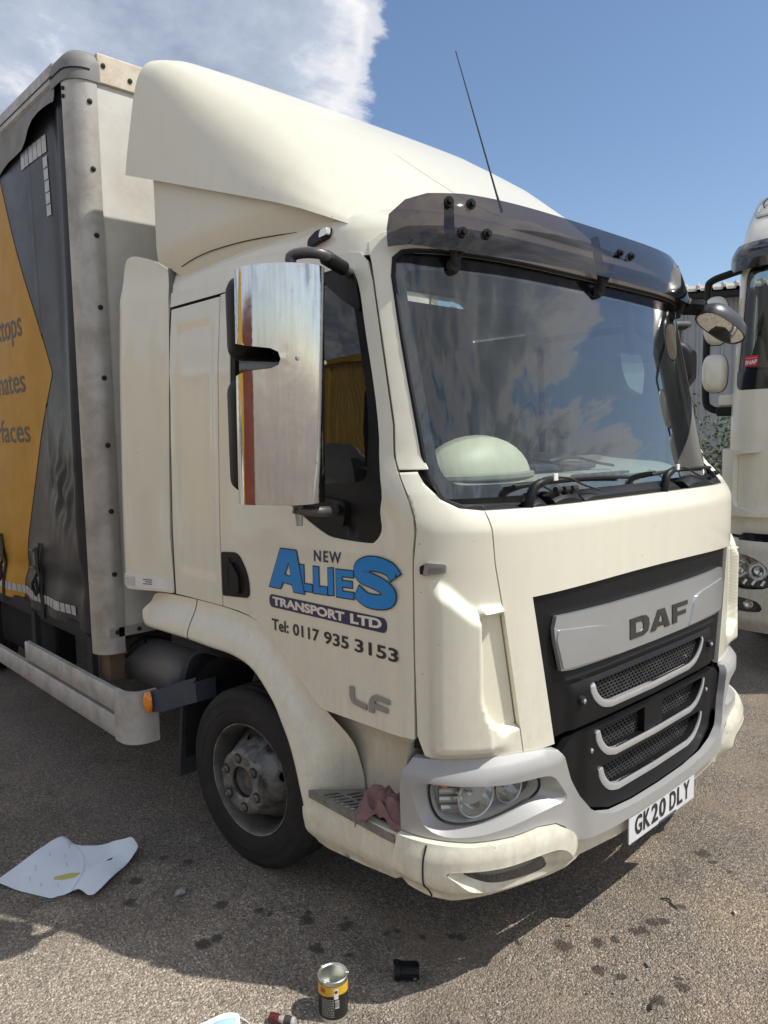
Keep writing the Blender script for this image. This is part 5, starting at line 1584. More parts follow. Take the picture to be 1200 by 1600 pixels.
# --- cab interior seen through the glass
dp = []
for i in range(25):
    a = -1.0 + 2.0 * i / 24
    p0 = SP(a * .96, 1.585, -.03, rake_glass)
    base = Vector((p0.x, 0, 0))
    dp.append([p0 + Vector((0, .01, -.02)), Vector((p0.x, p0.y + .10, 1.620)), Vector((p0.x, max(p0.y + .2, 1.80), 1.655)), Vector((p0.x, 2.03, 1.695)), Vector((p0.x, 2.08, 1.65)), Vector((p0.x, 2.12, 1.20))])
ds = MB().loft(dp, False).build('dashboard', dashm, lorry, sharp=60)
rg = []
for k in range(9):
    t = k / 8 * math.pi / 2
    rg.append([Vector((2.18 + .265 * math.cos(t) * math.cos(u), 1.83 + .15 * math.cos(t) * math.sin(u), 1.640 + .160 * math.sin(t))) for u in [2 * math.pi * j / 32 for j in range(32)]])
MB().loft(rg, True).build('instrument_hood', dashl, ds)
MB().loft([[Vector((2.18 + r_ * 1.08 * math.cos(u), 1.83 + r_ * .62 * math.sin(u), z_)) for u in [2 * math.pi * j / 32 for j in range(32)]] for r_, z_ in ((.25, 1.640), (.262, 1.646), (.262, 1.658), (.245, 1.664))], True).build('hood_rim', dashm, ds)
for x0 in (2.55, 2.62, 2.69, 2.76, 2.83, 2.90):
    MB().box(x0, x0 + .05, 1.640, 1.665, 1.630, 1.640).build('vent_slat', blackr, ds)
MB().box(2.42, 2.86, 1.74, 1.90, 1.652, 1.680).build('dash_mat', fabric, ds, bevel=.01)
# clip-on fan, cables and a cradle standing on the dash
fn_ = MB().tube(smooth_path([(2.60, 1.90, 1.67), (2.58, 1.88, 1.76), (2.64, 1.86, 1.82), (2.72, 1.85, 1.825)], 5), .010, 8).build('gooseneck_stand', blackr, ds)
MB().lathe([(.045, -.02), (.05, 0), (.045, .012), (.02, .014), (.001, .012)], Matrix.Translation((2.75, 1.84, 1.825)) @ Matrix.Rotation(R(80), 4, 'X'), 20).build('holder_head', blackp, fn_)
MB().tube(smooth_path([(2.46, 1.90, 1.67), (2.50, 1.88, 1.86), (2.56, 1.86, 1.92), (2.60, 1.86, 1.84), (2.57, 1.88, 1.69)], 5), .008, 6).build('cable', deep, ds)
MB().tube(smooth_path([(2.64, 1.84, 1.675), (2.74, 1.78, 1.70), (2.86, 1.74, 1.675), (2.96, 1.72, 1.66)], 5), .006, 6).build('cable', deep, ds)
MB().tube(smooth_path([(2.52, 1.84, 1.675), (2.46, 1.78, 1.70), (2.58, 1.74, 1.68), (2.72, 1.70, 1.655)], 5), .006, 6).build('cable', deep, ds)
MB().box(2.50, 2.64, 1.82, 1.87, 1.672, 1.725).build('phone_cradle', blackr, ds, bevel=.008)
MB().box(2.30, 2.42, 1.93, 1.97, 1.68, 1.93).build('seat_top', fabric, ds, bevel=.03)
# steering wheel
sw = Matrix.Translation((2.14, 2.16, 1.60)) @ Matrix.Rotation(R(-52), 4, 'X')
MB().tube([sw @ Vector((.215 * math.cos(2 * math.pi * k / 36), .215 * math.sin(2 * math.pi * k / 36), 0)) for k in range(37)], .017, 8, False).build('steering_wheel', blackp, lorry)
for sx in (2.14, 3.20):
    st = MB().box(-.25, .25, -.25, .25, 1.15, 1.30, Matrix.Translation((sx, 2.62, 0))).build('seat_base', fabric, lorry, bevel=.05)
    rg = []
    for z, w, y, dpt in ((1.25, .25, 2.80, .10), (1.45, .26, 2.83, .10), (1.75, .25, 2.88, .085), (1.90, .20, 2.91, .07), (1.97, .14, 2.92, .055), (2.05, .14, 2.93, .055), (2.16, .13, 2.94, .05), (2.20, .09, 2.945, .03)):
        rg.append([Vector((sx + w * math.copysign(abs(math.cos(u)) ** .6, math.cos(u)), y + dpt * math.copysign(abs(math.sin(u)) ** .6, math.sin(u)), z)) for u in [2 * math.pi * j / 20 for j in range(20)]])
    MB().loft(rg, True, True).build('seat_back', fabric, lorry)
# hanging interior mirror / screen at the top of the glass
im = MB().tube([SP(.30, 2.33, -.04, rake_glass), SP(.295, 2.14, -.05, rake_glass)], [.026, .022], 8).build('interior_mirror', blackr, lorry)
io_ = rounded([(.195, 2.125), (.375, 2.130), (.385, 2.06), (.325, 1.955), (.215, 1.985), (.190, 2.05)], .025)
patch('mirror_back', io_, [], skin(-.05, None, rake_glass), .03, mat('mirror_back_grey', (.15, .18, .18), .5), im, .04, .008)
MB().box(3.30, 3.62, 3.0, 3.06, 1.0, 2.3).build('cab_locker', trim, lorry, bevel=.02)
# curtain rail and cream head lining edge behind the windscreen
MB().box(XC - .95, XC + .95, 1.86, 1.92, 2.30, 2.40).build('header_shelf', mat('shelf_grey', (.16, .165, .17), .7), lorry, bevel=.02)

# ------------------------------------------------------------------ second lorry, nose towards the camera
O2 = Vector((6.02, 1.27, 0)); PH2 = R(-72)
lorry2 = thing('lorry', 'tall pale cream tractor unit with dark visor and red sticker at the right edge', 'lorry', O2, PH2)
def plan2(d, w=1.16, L=.30, n=4.0):
    return L * (1 - math.sqrt(max(0.0, 1 - min(1.0, abs(d) / w) ** n)))
def arc2(w, L):
    ds = [w * math.sin(k / 60 * math.pi / 2) ** .5 for k in range(61)]
    ys = [plan2(d, w, L) for d in ds]
    s = [0]
    for i in range(1, 61):
        s.append(s[-1] + math.hypot(ds[i] - ds[i - 1], ys[i] - ys[i - 1]))
    return ds, ys, s
D2, Y2, S2 = arc2(1.16, .30)
S2m = S2[-1]
def SQ(s, z, o=0.0):
    a = abs(s)
    if a >= S2m:
        d, y, tx, ty = 1.16, .30 + a - S2m, 0, 1
    else:
        i = min(59, bisect.bisect_right(S2, a) - 1)
        t = (a - S2[i]) / max(1e-9, S2[i + 1] - S2[i])
        d = D2[i] + (D2[i + 1] - D2[i]) * t; y = Y2[i] + (Y2[i + 1] - Y2[i]) * t
        tx, ty = D2[i + 1] - D2[i], Y2[i + 1] - Y2[i]
        L = math.hypot(tx, ty); tx /= L; ty /= L
    d += ty * o; y -= tx * o
    w = lerpt(z, [(0, 1), (1.9, 1.0), (2.9, .975), (3.15, .968), (3.3, .960), (3.45, .94), (3.6, .905), (3.75, .82), (3.85, .62)])
    rk = lerpt(z, [(0, 0), (1.8, 0.0), (2.9, .14), (3.1, .13), (3.25, .20), (3.6, .55), (3.75, .85), (3.85, 1.3)])
    b = 1 - sm((y - .3) / 1.4)
    return Vector(((d if s >= 0 else -d) * w, y + rk * b, z))
q2 = lambda off=0.0, f=None: (lambda a, z, o: SQ(a, z, o + off + (f(a, z) if f else 0)))
SE = S2m + 1.75
def full(z0, z1):
    return [(-SE, z0)] + [(x / 30 * SE, z0) for x in range(-29, 30)] + [(SE, z0), (SE, z1)] + [(x / 30 * SE, z1) for x in range(29, -30, -1)] + [(-SE, z1)]
# body shell from bumper to eaves with the screen opening
scr = rounded([(-1.19, 2.10), (1.19, 2.10), (1.15, 3.02), (-1.15, 3.02)], [.16, .16, .10, .10], 6)
def fin2(a, z):
    # corner air guide: stands proud, open towards the front
    a = abs(a)
    zz = sm((z - 1.215) / .03) * sm((1.655 - z) / .03)
    return .050 * sm((a - 1.10) / .03) * (1 - sm((a - 1.42) / .05)) * sm((z - 1.165) / .05) * sm((1.68 - z) / .05) - .03 * zz * sm((a - .90) / .01) * sm((1.10 - a) / .012)
fr2 = [(-1.62, 1.02)] + [(x / 24 * 1.62, 1.02) for x in range(-23, 24)] + [(1.62, 1.02), (1.62, 3.05)] + [(x / 24 * 1.62, 3.05) for x in range(23, -24, -1)] + [(-1.62, 3.05)]
patch('front_shell', fr2, [scr], q2(0), .03, cream2, lorry2, .04, 0, sharp=60)
guide = [(1.45, 1.185), (1.45, 1.64), (1.42, 1.665), (.94, 1.655), (.94, 1.640), (1.09, 1.626), (1.112, 1.60), (1.115, 1.45), (1.115, 1.28), (1.098, 1.238), (1.0, 1.208), (.85, 1.186), (.85, 1.170), (1.2, 1.160), (1.40, 1.165)]
for sd in (-1, 1):
    gd = patch('corner_air_guide', guide if sd > 0 else mir(guide), [], q2(.052), .052, cream2, lorry2, .02, .012)
    sl2 = rounded([(.95, 1.215), (1.108, 1.25), (1.108, 1.62), (.95, 1.632)], .01)
    patch('air_guide_bed', sl2 if sd > 0 else mir(sl2), [], q2(.003), .003, cream2, gd, .04)
# shut line between shell and bumper
MB().tube([SQ(x / 20 * 1.45, 1.010, .012) for x in range(-20, 21)], .008, 6).build('front_shut_line', blackr, lorry2)
for sd in (-1, 1):
    ol = [(1.625, 1.02), (SE, 1.02), (SE, 3.05), (1.625, 3.05)]
    patch('side_shell', ol if sd > 0 else mir(ol), [], q2(0), .03, cream2, lorry2, .2)
rg = []
for z in (3.05, 3.12, 3.2, 3.3, 3.4, 3.5, 3.6, 3.68, 3.75, 3.80, 3.85):
    rg.append([SQ(SE * i / 40, z) for i in range(-40, 41)])
MB().loft(rg, False).add(rg[-1], [tuple(range(81))]).build('high_roof', cream2, lorry2, sharp=60)
sc2 = patch('windscreen', scr, [], q2(-.012), 0, glass('windscreen_dark', (.40, .44, .42), .9, .0, .04), lorry2, .06)
patch('screen_border', scr, [rounded([(-1.13, 2.26), (1.13, 2.26), (1.12, 2.96), (-1.12, 2.96)], .10, 5)], q2(-.014), 0, gloss, sc2, .05)
patch('black_mask', rounded([(-1.175, 2.10), (1.175, 2.10), (1.178, 2.24), (-1.178, 2.24)], [.13, .13, .02, .02], 6), [], q2(.002), .012, gloss, lorry2, .06, .003)
# red sticker at the foot of the screen, white letters
stk = patch('sticker', rectp(-1.112, -1.000, 2.272, 2.350), [], q2(-.006), .001, mat('sticker_red', (.55, .02, .03), .4), sc2, .03)
lettering('sticker_letter', 'SNAP', -1.104, -1.008, 2.284, 2.316, q2(-.0040), mat('sticker_white', (.85, .85, .85), .4), stk, bold=.02, slant=.004)
patch('sticker_rule', rectp(-1.104, -1.008, 2.330, 2.334), [], q2(-.0040), 0, mat('sticker_pale', (.7, .35, .35), .4), stk, .05)
# visor band, roof lamps
vs2 = [(-1.32, 2.985)] + [(x / 12 * 1.30, 2.985) for x in range(-11, 12)] + [(1.32, 2.985), (1.33, 3.14), (1.30, 3.19)] + [(x / 12 * 1.30, 3.19) for x in range(11, -12, -1)] + [(-1.30, 3.19), (-1.33, 3.14)]
patch('sun_visor', vs2, [], lambda a, z, o: SQ(a, z, .075 + o - .5 * max(0, z - 3.12)), .012, mat('visor_dark', (.012, .014, .020), .10, 0, .6), lorry2, .05, .004)
for sd in (-1, 1):
    lo2 = rounded([(sd * .93, 3.42), (sd * 1.135, 3.44), (sd * 1.125, 3.56), (sd * 1.06, 3.60), (sd * .95, 3.59)], .035)
    rim = patch('roof_lamp', rounded([(sd * .91, 3.400), (sd * 1.160, 3.42), (sd * 1.150, 3.58), (sd * 1.07, 3.625), (sd * .93, 3.61)], .05), [lo2], q2(.012), .03, mat('lamp_surround', (.33, .34, .38), .35, .2), lorry2, .03, .004)
    patch('lamp_bowl', lo2, [], q2(-.03), 0, mat('bowl_bright', (.60, .61, .63), .12, .9), rim, .03)
    c0 = SQ(sd * 1.03, 3.52, -.012)
    MB().lathe([(.055, 0), (.05, -.008), (.03, -.02), (.001, -.022)], Matrix.Translation(c0) @ Matrix.Rotation(R(70), 4, 'X'), 20).build('lamp_reflector', chromec, rim)
    MB().lathe([(.058, .004), (.064, .002), (.060, -.004)], Matrix.Translation(c0) @ Matrix.Rotation(R(70), 4, 'X'), 20).build('lamp_ring', blackp, rim)
    patch('lamp_cover', lo2, [], q2(.008), 0, lensm, rim, .03)
# lower front: dark slot, bumper, head lamps, fog lamps
bf = lambda a, z: .045 - .05 * (1 - sm((z - .32) / .06)) - .03 * sm((z - .95) / .07)
hl2 = [(.84, .66), (1.02, .62), (1.22, .64), (1.33, .72), (1.32, .84), (1.20, .885), (1.0, .88), (.86, .80)]
fg2 = [(.90, .465), (1.10, .45), (1.24, .49), (1.26, .545), (1.10, .56), (.92, .54)]
hole2 = [curve2(hl2, 3, True), curve2(mir(hl2), 3, True), curve2(fg2, 3, True), curve2(mir(fg2), 3, True)]
bu = [(-1.48, .33)] + [(x / 20 * 1.48, .30) for x in range(-19, 20)] + [(1.48, .33), (1.52, .60), (1.50, 1.00)] + [(x / 20 * 1.50, 1.00) for x in range(19, -20, -1)] + [(-1.50, 1.00), (-1.52, .60)]
slot2 = rounded([(-.98, .955), (.98, .955), (.98, .99), (-.98, .99)], .012)
b2 = patch('bumper', bu, hole2, q2(0, bf), .03, paint('pale_bumper_paint', (.66, .64, .57), .3, .5, .4), lorry2, .035, 0, sharp=60)
patch('grille_slot', rounded([(-1.08, .985), (1.08, .985), (1.04, 1.045), (-1.04, 1.045)], .02), [], q2(.030), .02, gloss, lorry2, .06, .004)
patch('lower_black_panel', rounded([(-.78, .45), (.78, .45), (.80, .92), (-.80, .92)], .04), [], q2(.060), .03, blackp, lorry2, .08, .006)
for sd in (-1, 1):
    h_ = patch('head_lamp', curve2(hl2 if sd > 0 else mir(hl2), 3, True), [], q2(-.06), 0, mat('hl_bowl', (.40, .40, .40), .2, .7), lorry2, .05)
    patch('lens', curve2(hl2 if sd > 0 else mir(hl2), 3, True), [], q2(.030), 0, lensm, h_, .05)
    for k, (a, z, r_) in enumerate(((.94, .76, .07), (1.09, .77, .075), (1.22, .77, .06))):
        MB().lathe([(r_, 0), (r_ * .8, -.03), (r_ * .3, -.05), (.001, -.05)], Matrix.Translation(SQ(sd * a, z, -.01)) @ Matrix.Rotation(R(90), 4, 'X'), 20).build('reflector', chromec, h_)
    for k in range(6):
        MB().tube([SQ(sd * (.88 + .065 * k), .69, .0), SQ(sd * (.90 + .065 * k), .655, .01)], .018, 6).build('lamp_facet', chromec, h_)
    patch('orange_side', rounded([(sd * 1.255, .70), (sd * 1.30, .73), (sd * 1.30, .76), (sd * 1.24, .74)], .01), [], q2(.01), .004, amber, h_, .03)
    f_ = patch('fog_lamp', curve2(fg2 if sd > 0 else mir(fg2), 3, True), [], q2(-.03), 0, mat('fog_dark', (.08, .08, .08), .3, .5), lorry2, .05)
    patch('fog_lens', curve2(fg2 if sd > 0 else mir(fg2), 3, True), [], q2(.03), 0, lensm, f_, .05)
    MB().lathe([(.035, 0), (.028, -.02), (.001, -.03)], Matrix.Translation(SQ(sd * 1.0, .505, .0)) @ Matrix.Rotation(R(90), 4, 'X'), 16).build('reflector', chromec, f_)
    # mirrors on bent arms
    mm = bpy.data.objects.new('door_mirror', None)
    link(mm, lorry2)
    for z0, z1, mt_ in ((2.47, 2.84, cream2), (2.10, 2.40, cream2)):
        rg = []
        for yy, sc_ in ((-.075, .55), (-.06, .85), (-.02, .98), (.03, 1.0)):
            rg.append([Vector((sd * 1.295 + .092 * sc_ * math.copysign(abs(math.cos(t)) ** .7, math.cos(t)), .42 + yy, (z0 + z1) / 2 + (z1 - z0) / 2 * sc_ * math.copysign(abs(math.sin(t)) ** .7, math.sin(t)))) for t in [2 * math.pi * k / 28 for k in range(28)]])
        mh = MB().loft(rg, True, True).build('mirror_shell', mt_, mm, sharp=60)
        rb = [[Vector(p) + Vector((0, .0, 0)) for p in rg[-1]], [Vector((p.x + (p.x - sd * 1.295) * .06, p.y + .03, p.z + (p.z - (z0 + z1) / 2) * .03)) for p in rg[-1]], [Vector((p.x, p.y + .06, p.z)) for p in rg[-1]]]
        MB().loft(rb, True, True).build('mirror_rim', blackp, mh, sharp=60)
    MB().tube(smooth_path([(sd * 1.10, .40, 3.02), (sd * 1.22, .40, 2.99), (sd * 1.33, .43, 2.96), (sd * 1.36, .45, 2.90), (sd * 1.36, .46, 2.6), (sd * 1.36, .46, 2.08), (sd * 1.32, .46, 1.98), (sd * 1.22, .44, 1.955), (sd * 1.12, .42, 1.96)], 5), .028, 8).build('mirror_arm', blackp, mm)
    MB().box(min(sd * 1.11, sd * 1.26), max(sd * 1.11, sd * 1.26), .36, .46, 1.99, 2.08).build('arm_shroud', cream2, mm, bevel=.02)
    MB().box(min(sd * 1.11, sd * 1.27), max(sd * 1.11, sd * 1.27), .35, .47, 1.915, 1.985).build('arm_foot', blackp, mm, bevel=.015)
    w2 = MB().lathe([(.30, -.15), (.45, -.16), (.50, -.12), (.505, .0), (.49, .03), (.42, .05), (.30, .03), (.28, -.02), (.12, -.03), (.001, -.03)], Matrix.Translation((sd * 1.0, 1.45, .50)) @ Matrix.Rotation(R(90 * sd), 4, 'Y'), 36).build('wheel', rubber, lorry2)
    MB().box(min(sd * .95, sd * 1.15), max(sd * .95, sd * 1.15), .5, .95, .35, 1.0).build('step_unit', blackp, lorry2, bevel=.03)
# inside of that cab
MB().box(-1.05, 1.05, .55, .95, 1.9, 2.24).build('dashboard', dashm, lorry2, bevel=.05)
MB().box(-1.08, 1.08, 1.9, 1.95, 1.1, 3.1).build('cab_rear_wall', mat('bunk_tan', (.16, .125, .08), .9), lorry2)
MB().box(-1.0, -.50, 1.2, 1.6, 1.9, 2.75).build('seat', fabric, lorry2, bevel=.08)
MB().box(.50, 1.0, 1.2, 1.6, 1.9, 2.75).build('seat', fabric, lorry2, bevel=.08)
MB().lathe([(.10, 0), (.06, .10), (.03, .24), (.004, .30)], Matrix.Translation((-1.0, .70, 2.25)), 14).build('dash_pennant', mat('pennant_cream', (.50, .46, .36), .8), lorry2)
MB().box(-1.05, 1.05, .3, 5.0, .55, .95).build('chassis', deep, lorry2)

# ------------------------------------------------------------------ shed with ribbed sheeting behind
sa = Vector((17.55, 4.9, 0)); sb_ = Vector((14.6, 11.3, 0))
sdir = (sb_ - sa).normalized(); snor = Vector((-sdir.y, sdir.x, 0))
if snor.dot(-sa) < 0:
    snor = -snor
shed = thing('metal_shed', 'grey ribbed sheet-metal shed with pale overhanging roof edge behind the two lorries', 'shed', sa, 0)
Ls = (sb_ - sa).length
shm = mat('shed_cladding', (.34, .36, .385), .5, .1, dirt=((.22, .21, .19), .5, 1.2))
shr = mat('shed_roof_sheet', (.46, .44, .385), .6, 0, dirt=((.28, .25, .20), .6, 1.5))
def ribbed(length, pitch, depth, flat_, n):
    """offsets along a ribbed sheet: (t, depth)"""
    pts = []
    t = 0.0
    while t < length:
        pts += [(t, 0), (t + flat_, 0), (t + flat_ + .025, depth), (t + flat_ + .065, depth), (t + flat_ + .09, 0)]
        t += pitch
    return pts
# the wall is hung in separate sheets
k = 0
t0 = 0.0
while t0 < Ls:
    M_ = MB()
    pr = ribbed(.98, .245, .035, .155, 0)
    M_.loft([[sdir * (t0 + t) + snor * d_ + Vector((0, 0, z)) for t, d_ in pr] for z in (0.0, 2.3, 4.66)], False)
    M_.build('wall_sheet', shm, shed, smooth=False)
    t0 += .98
t0 = -.3
while t0 < Ls + .3:
    pr = ribbed(1.0, .25, .05, .15, 0)
    M_ = MB()
    M_.loft([[sdir * (t0 + t) + snor * (d0 + d_ * .4) + Vector((0, 0, z + d_)) for t, d_ in pr] for d0, z in ((.42, 4.72), (.40, 4.78), (-.15, 4.93), (-4.0, 5.5))], False)
    M_.build('roof_sheet', shr, shed, smooth=False)
    t0 += 1.0
MB().loft([[sdir * t + snor * d_ + Vector((0, 0, z)) for t in (-.3, Ls + .3)] for d_, z in ((.36, 4.70), (.36, 4.60), (.05, 4.60))], False).build('eaves_dark_gap', blackr, shed, smooth=False)  # black sheet standing in for the shaded gap under the roof edge
# gable ends and rear, so that it is a building
for t in (0.0, Ls):
    MB().add([sdir * t + Vector((0, 0, 0)), sdir * t - snor * 8, sdir * t - snor * 8 + Vector((0, 0, 4.7)), sdir * t - snor * 4 + Vector((0, 0, 5.45)), sdir * t + Vector((0, 0, 4.7))], [(0, 1, 2, 3, 4)]).build('gable_wall', shm, shed, smooth=False)
MB().add([-snor * 8, sdir * Ls - snor * 8, sdir * Ls - snor * 8 + Vector((0, 0, 4.7)), -snor * 8 + Vector((0, 0, 4.7))], [(0, 1, 2, 3)]).build('back_wall', shm, shed, smooth=False)
MB().add([-snor * 8.3 + Vector((0, 0, 4.7)), sdir * Ls - snor * 8.3 + Vector((0, 0, 4.7)), sdir * Ls - snor * 4 + Vector((0, 0, 5.5)), -snor * 4 + Vector((0, 0, 5.5))], [(0, 1, 2, 3)]).build('back_roof_slope', shr, shed, smooth=False)

# ------------------------------------------------------------------ shrubs at the foot of the shed
def shrub(name, label, x, y, h, rad, n, seed, cols, dead=False):
    rnd = random.Random(seed)
    t = thing(name, label, 'shrub', (x, y, 0))
    M_ = MB()
    tips = []
    for i in range(16):
        a = rnd.uniform(0, 6.28); l = rnd.uniform(.6, 1.0)
        p1 = Vector((math.cos(a) * rad * .25, math.sin(a) * rad * .25, h * .4 * l))
        p2 = Vector((math.cos(a) * rad * .6 * rnd.uniform(.5, 1.2), math.sin(a) * rad * .6 * rnd.uniform(.5, 1.2), h * l * .95))
        pts = smooth_path([(0, 0, -.02), p1, p2], 4)
        M_.tube(pts, [.022 * (1 - i_ / len(pts)) + .004 for i_ in range(len(pts))], 5)
        tips += pts[3:]
    M_.build('stem', mat('twig_grey', (.16, .13, .10), .9), t)
    vs = []; fs = []
    for i in range(n):
        c = rnd.choice(tips) + Vector((rnd.gauss(0, rad * .22), rnd.gauss(0, rad * .22), rnd.gauss(0, h * .08)))
        s_ = rnd.uniform(.025, .055)
        d1 = Vector((rnd.gauss(0, 1), rnd.gauss(0, 1), rnd.gauss(0, .7))).normalized()
        d2 = d1.orthogonal().normalized()
        d2 = Matrix.Rotation(rnd.uniform(0, 6.28), 3, d1) @ d2
        n0 = len(vs)
        nn = d1.cross(d2)
        vs += [c - d1 * s_, c + d2 * s_ * .45 + nn * s_ * .1, c + d1 * s_, c - d2 * s_ * .45 + nn * s_ * .1]
        fs.append((n0, n0 + 1, n0 + 2, n0 + 3))
    o = mobj('foliage', vs, fs, mat(name + '_leaf', cols, .55, var=.55, vscale=9), t, smooth=False, recalc=False)
    return t
shrub('shrub', 'green leafy shrub growing between the two lorries', 12.55, 5.35, 2.15, .75, 3200, 5, (.075, .115, .030))
shrub('dry_shrub', 'grey brown twiggy scrub low behind the green shrub', 14.2, 6.0, 1.25, .8, 1500, 9, (.15, .14, .11))

# ------------------------------------------------------------------ small things lying about
# sheets of paper
def gz(x, y):
    return 0.004 * math.sin(x * 2.3 + y * 1.1) * math.sin(y * 1.9 - x * 0.6) - 0.004
def paper():
    px = [(.835, 3.262), (.98, 3.335), (1.143, 3.409), (1.172, 3.330), (1.245, 3.252), (1.305, 3.222), (1.345, 3.155), (1.350, 3.085), (1.330, 3.035), (1.20, 2.945), (1.072, 2.868), (1.038, 2.930), (.985, 2.985), (.955, 2.992), (.930, 3.035), (.835, 3.225)]
    hole = [(1.205, 3.058), (1.222, 3.072), (1.238, 3.062), (1.220, 3.042)]
    e1 = Vector((.50, -.866)); e0 = Vector((.866, .5))
    def pf(a, b, o):
        u = a * .52 - b * .85; v = a * .85 + b * .52
        z = .010 + .010 * math.sin(u * 13 + .7) + .006 * math.sin(v * 17 + u * 5)
        z += .020 * math.exp(-((u + 1.95) / .045) ** 2) + .018 * sm((a - 1.24) / .10) + .012 * math.exp(-(((a - 1.14) / .05) ** 2 + ((b - 3.37) / .06) ** 2))
        return Vector((a - 1.09, b - 3.14, max(.003, z) + o))
    t = thing('paper_sheet', 'large crumpled white printed sheet of paper lying on the tarmac beside the wheel', 'paper', (1.09, 3.14, gz(1.09, 3.14) + .004))
    pm = mat('white_paper', (.86, .93, 1.0), .75, var=.02, vscale=6)
    patch('sheet', curve2(px, 3, True), [hole], pf, .0006, pm, t, .022, 0, sharp=80)
    fold = [(1.172, 3.330), (1.165, 3.20), (1.110, 3.07), (1.02, 2.955)]
    ym = mat('highlighter_yellow', (.62, .58, .16), .7)
    patch('yellow_patch', rounded([(1.02, 3.135), (1.075, 3.11), (1.105, 3.075), (1.075, 3.06), (1.03, 3.09), (1.005, 3.118)], .01), [], lambda a, b, o: pf(a, b, .0012), 0, ym, t, .02)
    gm = mat('print_grey', (.55, .60, .70), .8)
    for (x0, y0, l, w) in ((.93, 3.17, .035, .003), (.97, 3.22, .04, .003), (1.05, 3.28, .035, .003), (1.10, 3.24, .03, .003), (1.0, 3.05, .028, .003), (1.14, 3.30, .028, .003), (1.08, 3.17, .03, .004), (.95, 3.10, .03, .004)):
        d = Vector((.30, .95)).normalized(); n = Vector((d.y, -d.x))
        c = Vector((x0, y0))
        patch('print_line', [tuple(c), tuple(c + d * l), tuple(c + d * l + n * w), tuple(c + n * w)], [], lambda a, b, o: pf(a, b, .0012), 0, gm, t, .02)
    MB().tube([pf(a, b, .001) for a, b in curve2(fold, 5)], .0012, 4).build('fold_line', gm, t)
paper()
# open paint tin
def tin():
    t = thing('paint_tin', 'open paint tin with yellow and black label and pale paint inside', 'tin', (1.384, 1.757, gz(1.384, 1.757)), R(20))
    tinm = mat('tin_plate', (.62, .62, .60), .28, .9, dirt=((.70, .68, .58), .6, 40))
    MB().lathe([(.001, .002), (.046, .002), (.0475, .0), (.0475, .006), (.0462, .008), (.0462, .126), (.0478, .129), (.0478, .133), (.0462, .1345), (.042, .1335), (.040, .131), (.0405, .126), (.0452, .124), (.0452, .060)], None, 48).build('can', tinm, t, sharp=40)
    MB().lathe([(.0452, .085), (.043, .075), (.030, .071), (.001, .070)], None, 40).build('paint', mat('paint_pale', (.66, .68, .58), .3), t)
    # splashes on the rim
    for a in (75, 180, 300):
        MB().lathe([(.001, .0008), (.003, .0007), (.0055, .0)], Matrix.Translation((.045 * math.cos(R(a)), .045 * math.sin(R(a)), .1335)), 10).build('paint_splash', mat('paint_pale', (.66, .68, .58), .3), t)
    def cyl(r):
        return lambda a, z, o: Vector(((r + o) * math.cos(a), (r + o) * math.sin(a), z))
    def band(name, z0, z1, r, mt, wavy=0.0):
        n = 64
        rg = [[cyl(r)(2 * math.pi * k / n, z0 + wavy * math.sin(2 * math.pi * k / n * 2), 0) for k in range(n)], [cyl(r)(2 * math.pi * k / n, z1, 0) for k in range(n)]]
        return MB().loft(rg, True).build(name, mt, t)
    lb = band('label', .010, .118, .04655, mat('label_black', (.020, .020, .018), .4))
    yb = band('label_band', .086, .118, .0468, mat('label_yellow', (.66, .40, .03), .4), .004)
    face = R(225 - 20)                       # the side that looks at the camera
    wm = mat('label_white', (.72, .72, .68), .5)
    # angles grow to the left as seen from outside
    patch('label_box', rectp(face + .16, face + .46, .078, .112), [], cyl(.0470), 0, wm, lb, .05)
    MB().lathe([(.001, .0), (.005, .0)], Matrix.Translation(cyl(.0473)(face + .31, .102, 0)) @ Matrix.Rotation(face + .31, 4, 'Z') @ Matrix.Rotation(R(90), 4, 'Y'), 16).build('label_seal', blackd, lb)
    patch('barcode', rectp(face + .22, face + .50, .048, .074), [], cyl(.0470), 0, wm, lb, .05)
    for k in range(9):
        patch('barcode_bar', rectp(face + .23 + .03 * k, face + .23 + .03 * k + (.012 if k % 3 else .018), .051, .072), [], cyl(.0472), 0, blackd, lb, .05)
    rnd = random.Random(4)
    for k in range(11):
        z = .020 + .0055 * k
        a = face - .75
        while a < face + .14:
            l = rnd.uniform(.05, .16)
            patch('label_print', rectp(a, min(a + l, face + .16), z, z + .0022), [], cyl(.0470), 0, mat('label_print_grey', (.42, .42, .38), .5), lb, .06)
            a += l + .04
    patch('label_badge', rounded(rectp(face - .85, face - .45, .096, .112), .01), [], cyl(.0472), 0, mat('label_red', (.5, .05, .03), .4), lb, .05)
tin()
# black plastic cap
def cap():
    c = Vector((1.655, 1.700, gz(1.65, 1.70)))
    t = thing('plastic_cap', 'black ribbed plastic cap lying near the open tin', 'cap', c, R(-46))
    M0 = Matrix.Translation((0, 0, .0285)) @ Matrix.Rotation(R(90), 4, 'Y')
    MB().lathe([(.001, -.042), (.026, -.042), (.031, -.040), (.031, -.022), (.027, -.020), (.0255, .036), (.024, .040), (.018, .040), (.017, .010), (.001, .008)], M0, 32).build('body', blackp, t, sharp=35)
    for k in range(8):
        a = 2 * math.pi * k / 8
        MB().box(-.004, .004, .0245, .0295, -.020, .034, M0 @ Matrix.Rotation(a, 4, 'Z')).build('rib', blackp, t, bevel=.001)
    MB().box(-.046, -.028, -.006, .006, .052, .066).build('lug', blackp, t, bevel=.002)
    MB().lathe([(.006, 0), (.0055, .003), (.001, .0035)], Matrix.Translation((.026, -.0235, .020)) @ Matrix.Rotation(R(90), 4, 'X'), 10).build('moulding_pip', mat('pip_grey', (.20, .20, .20), .4), t)
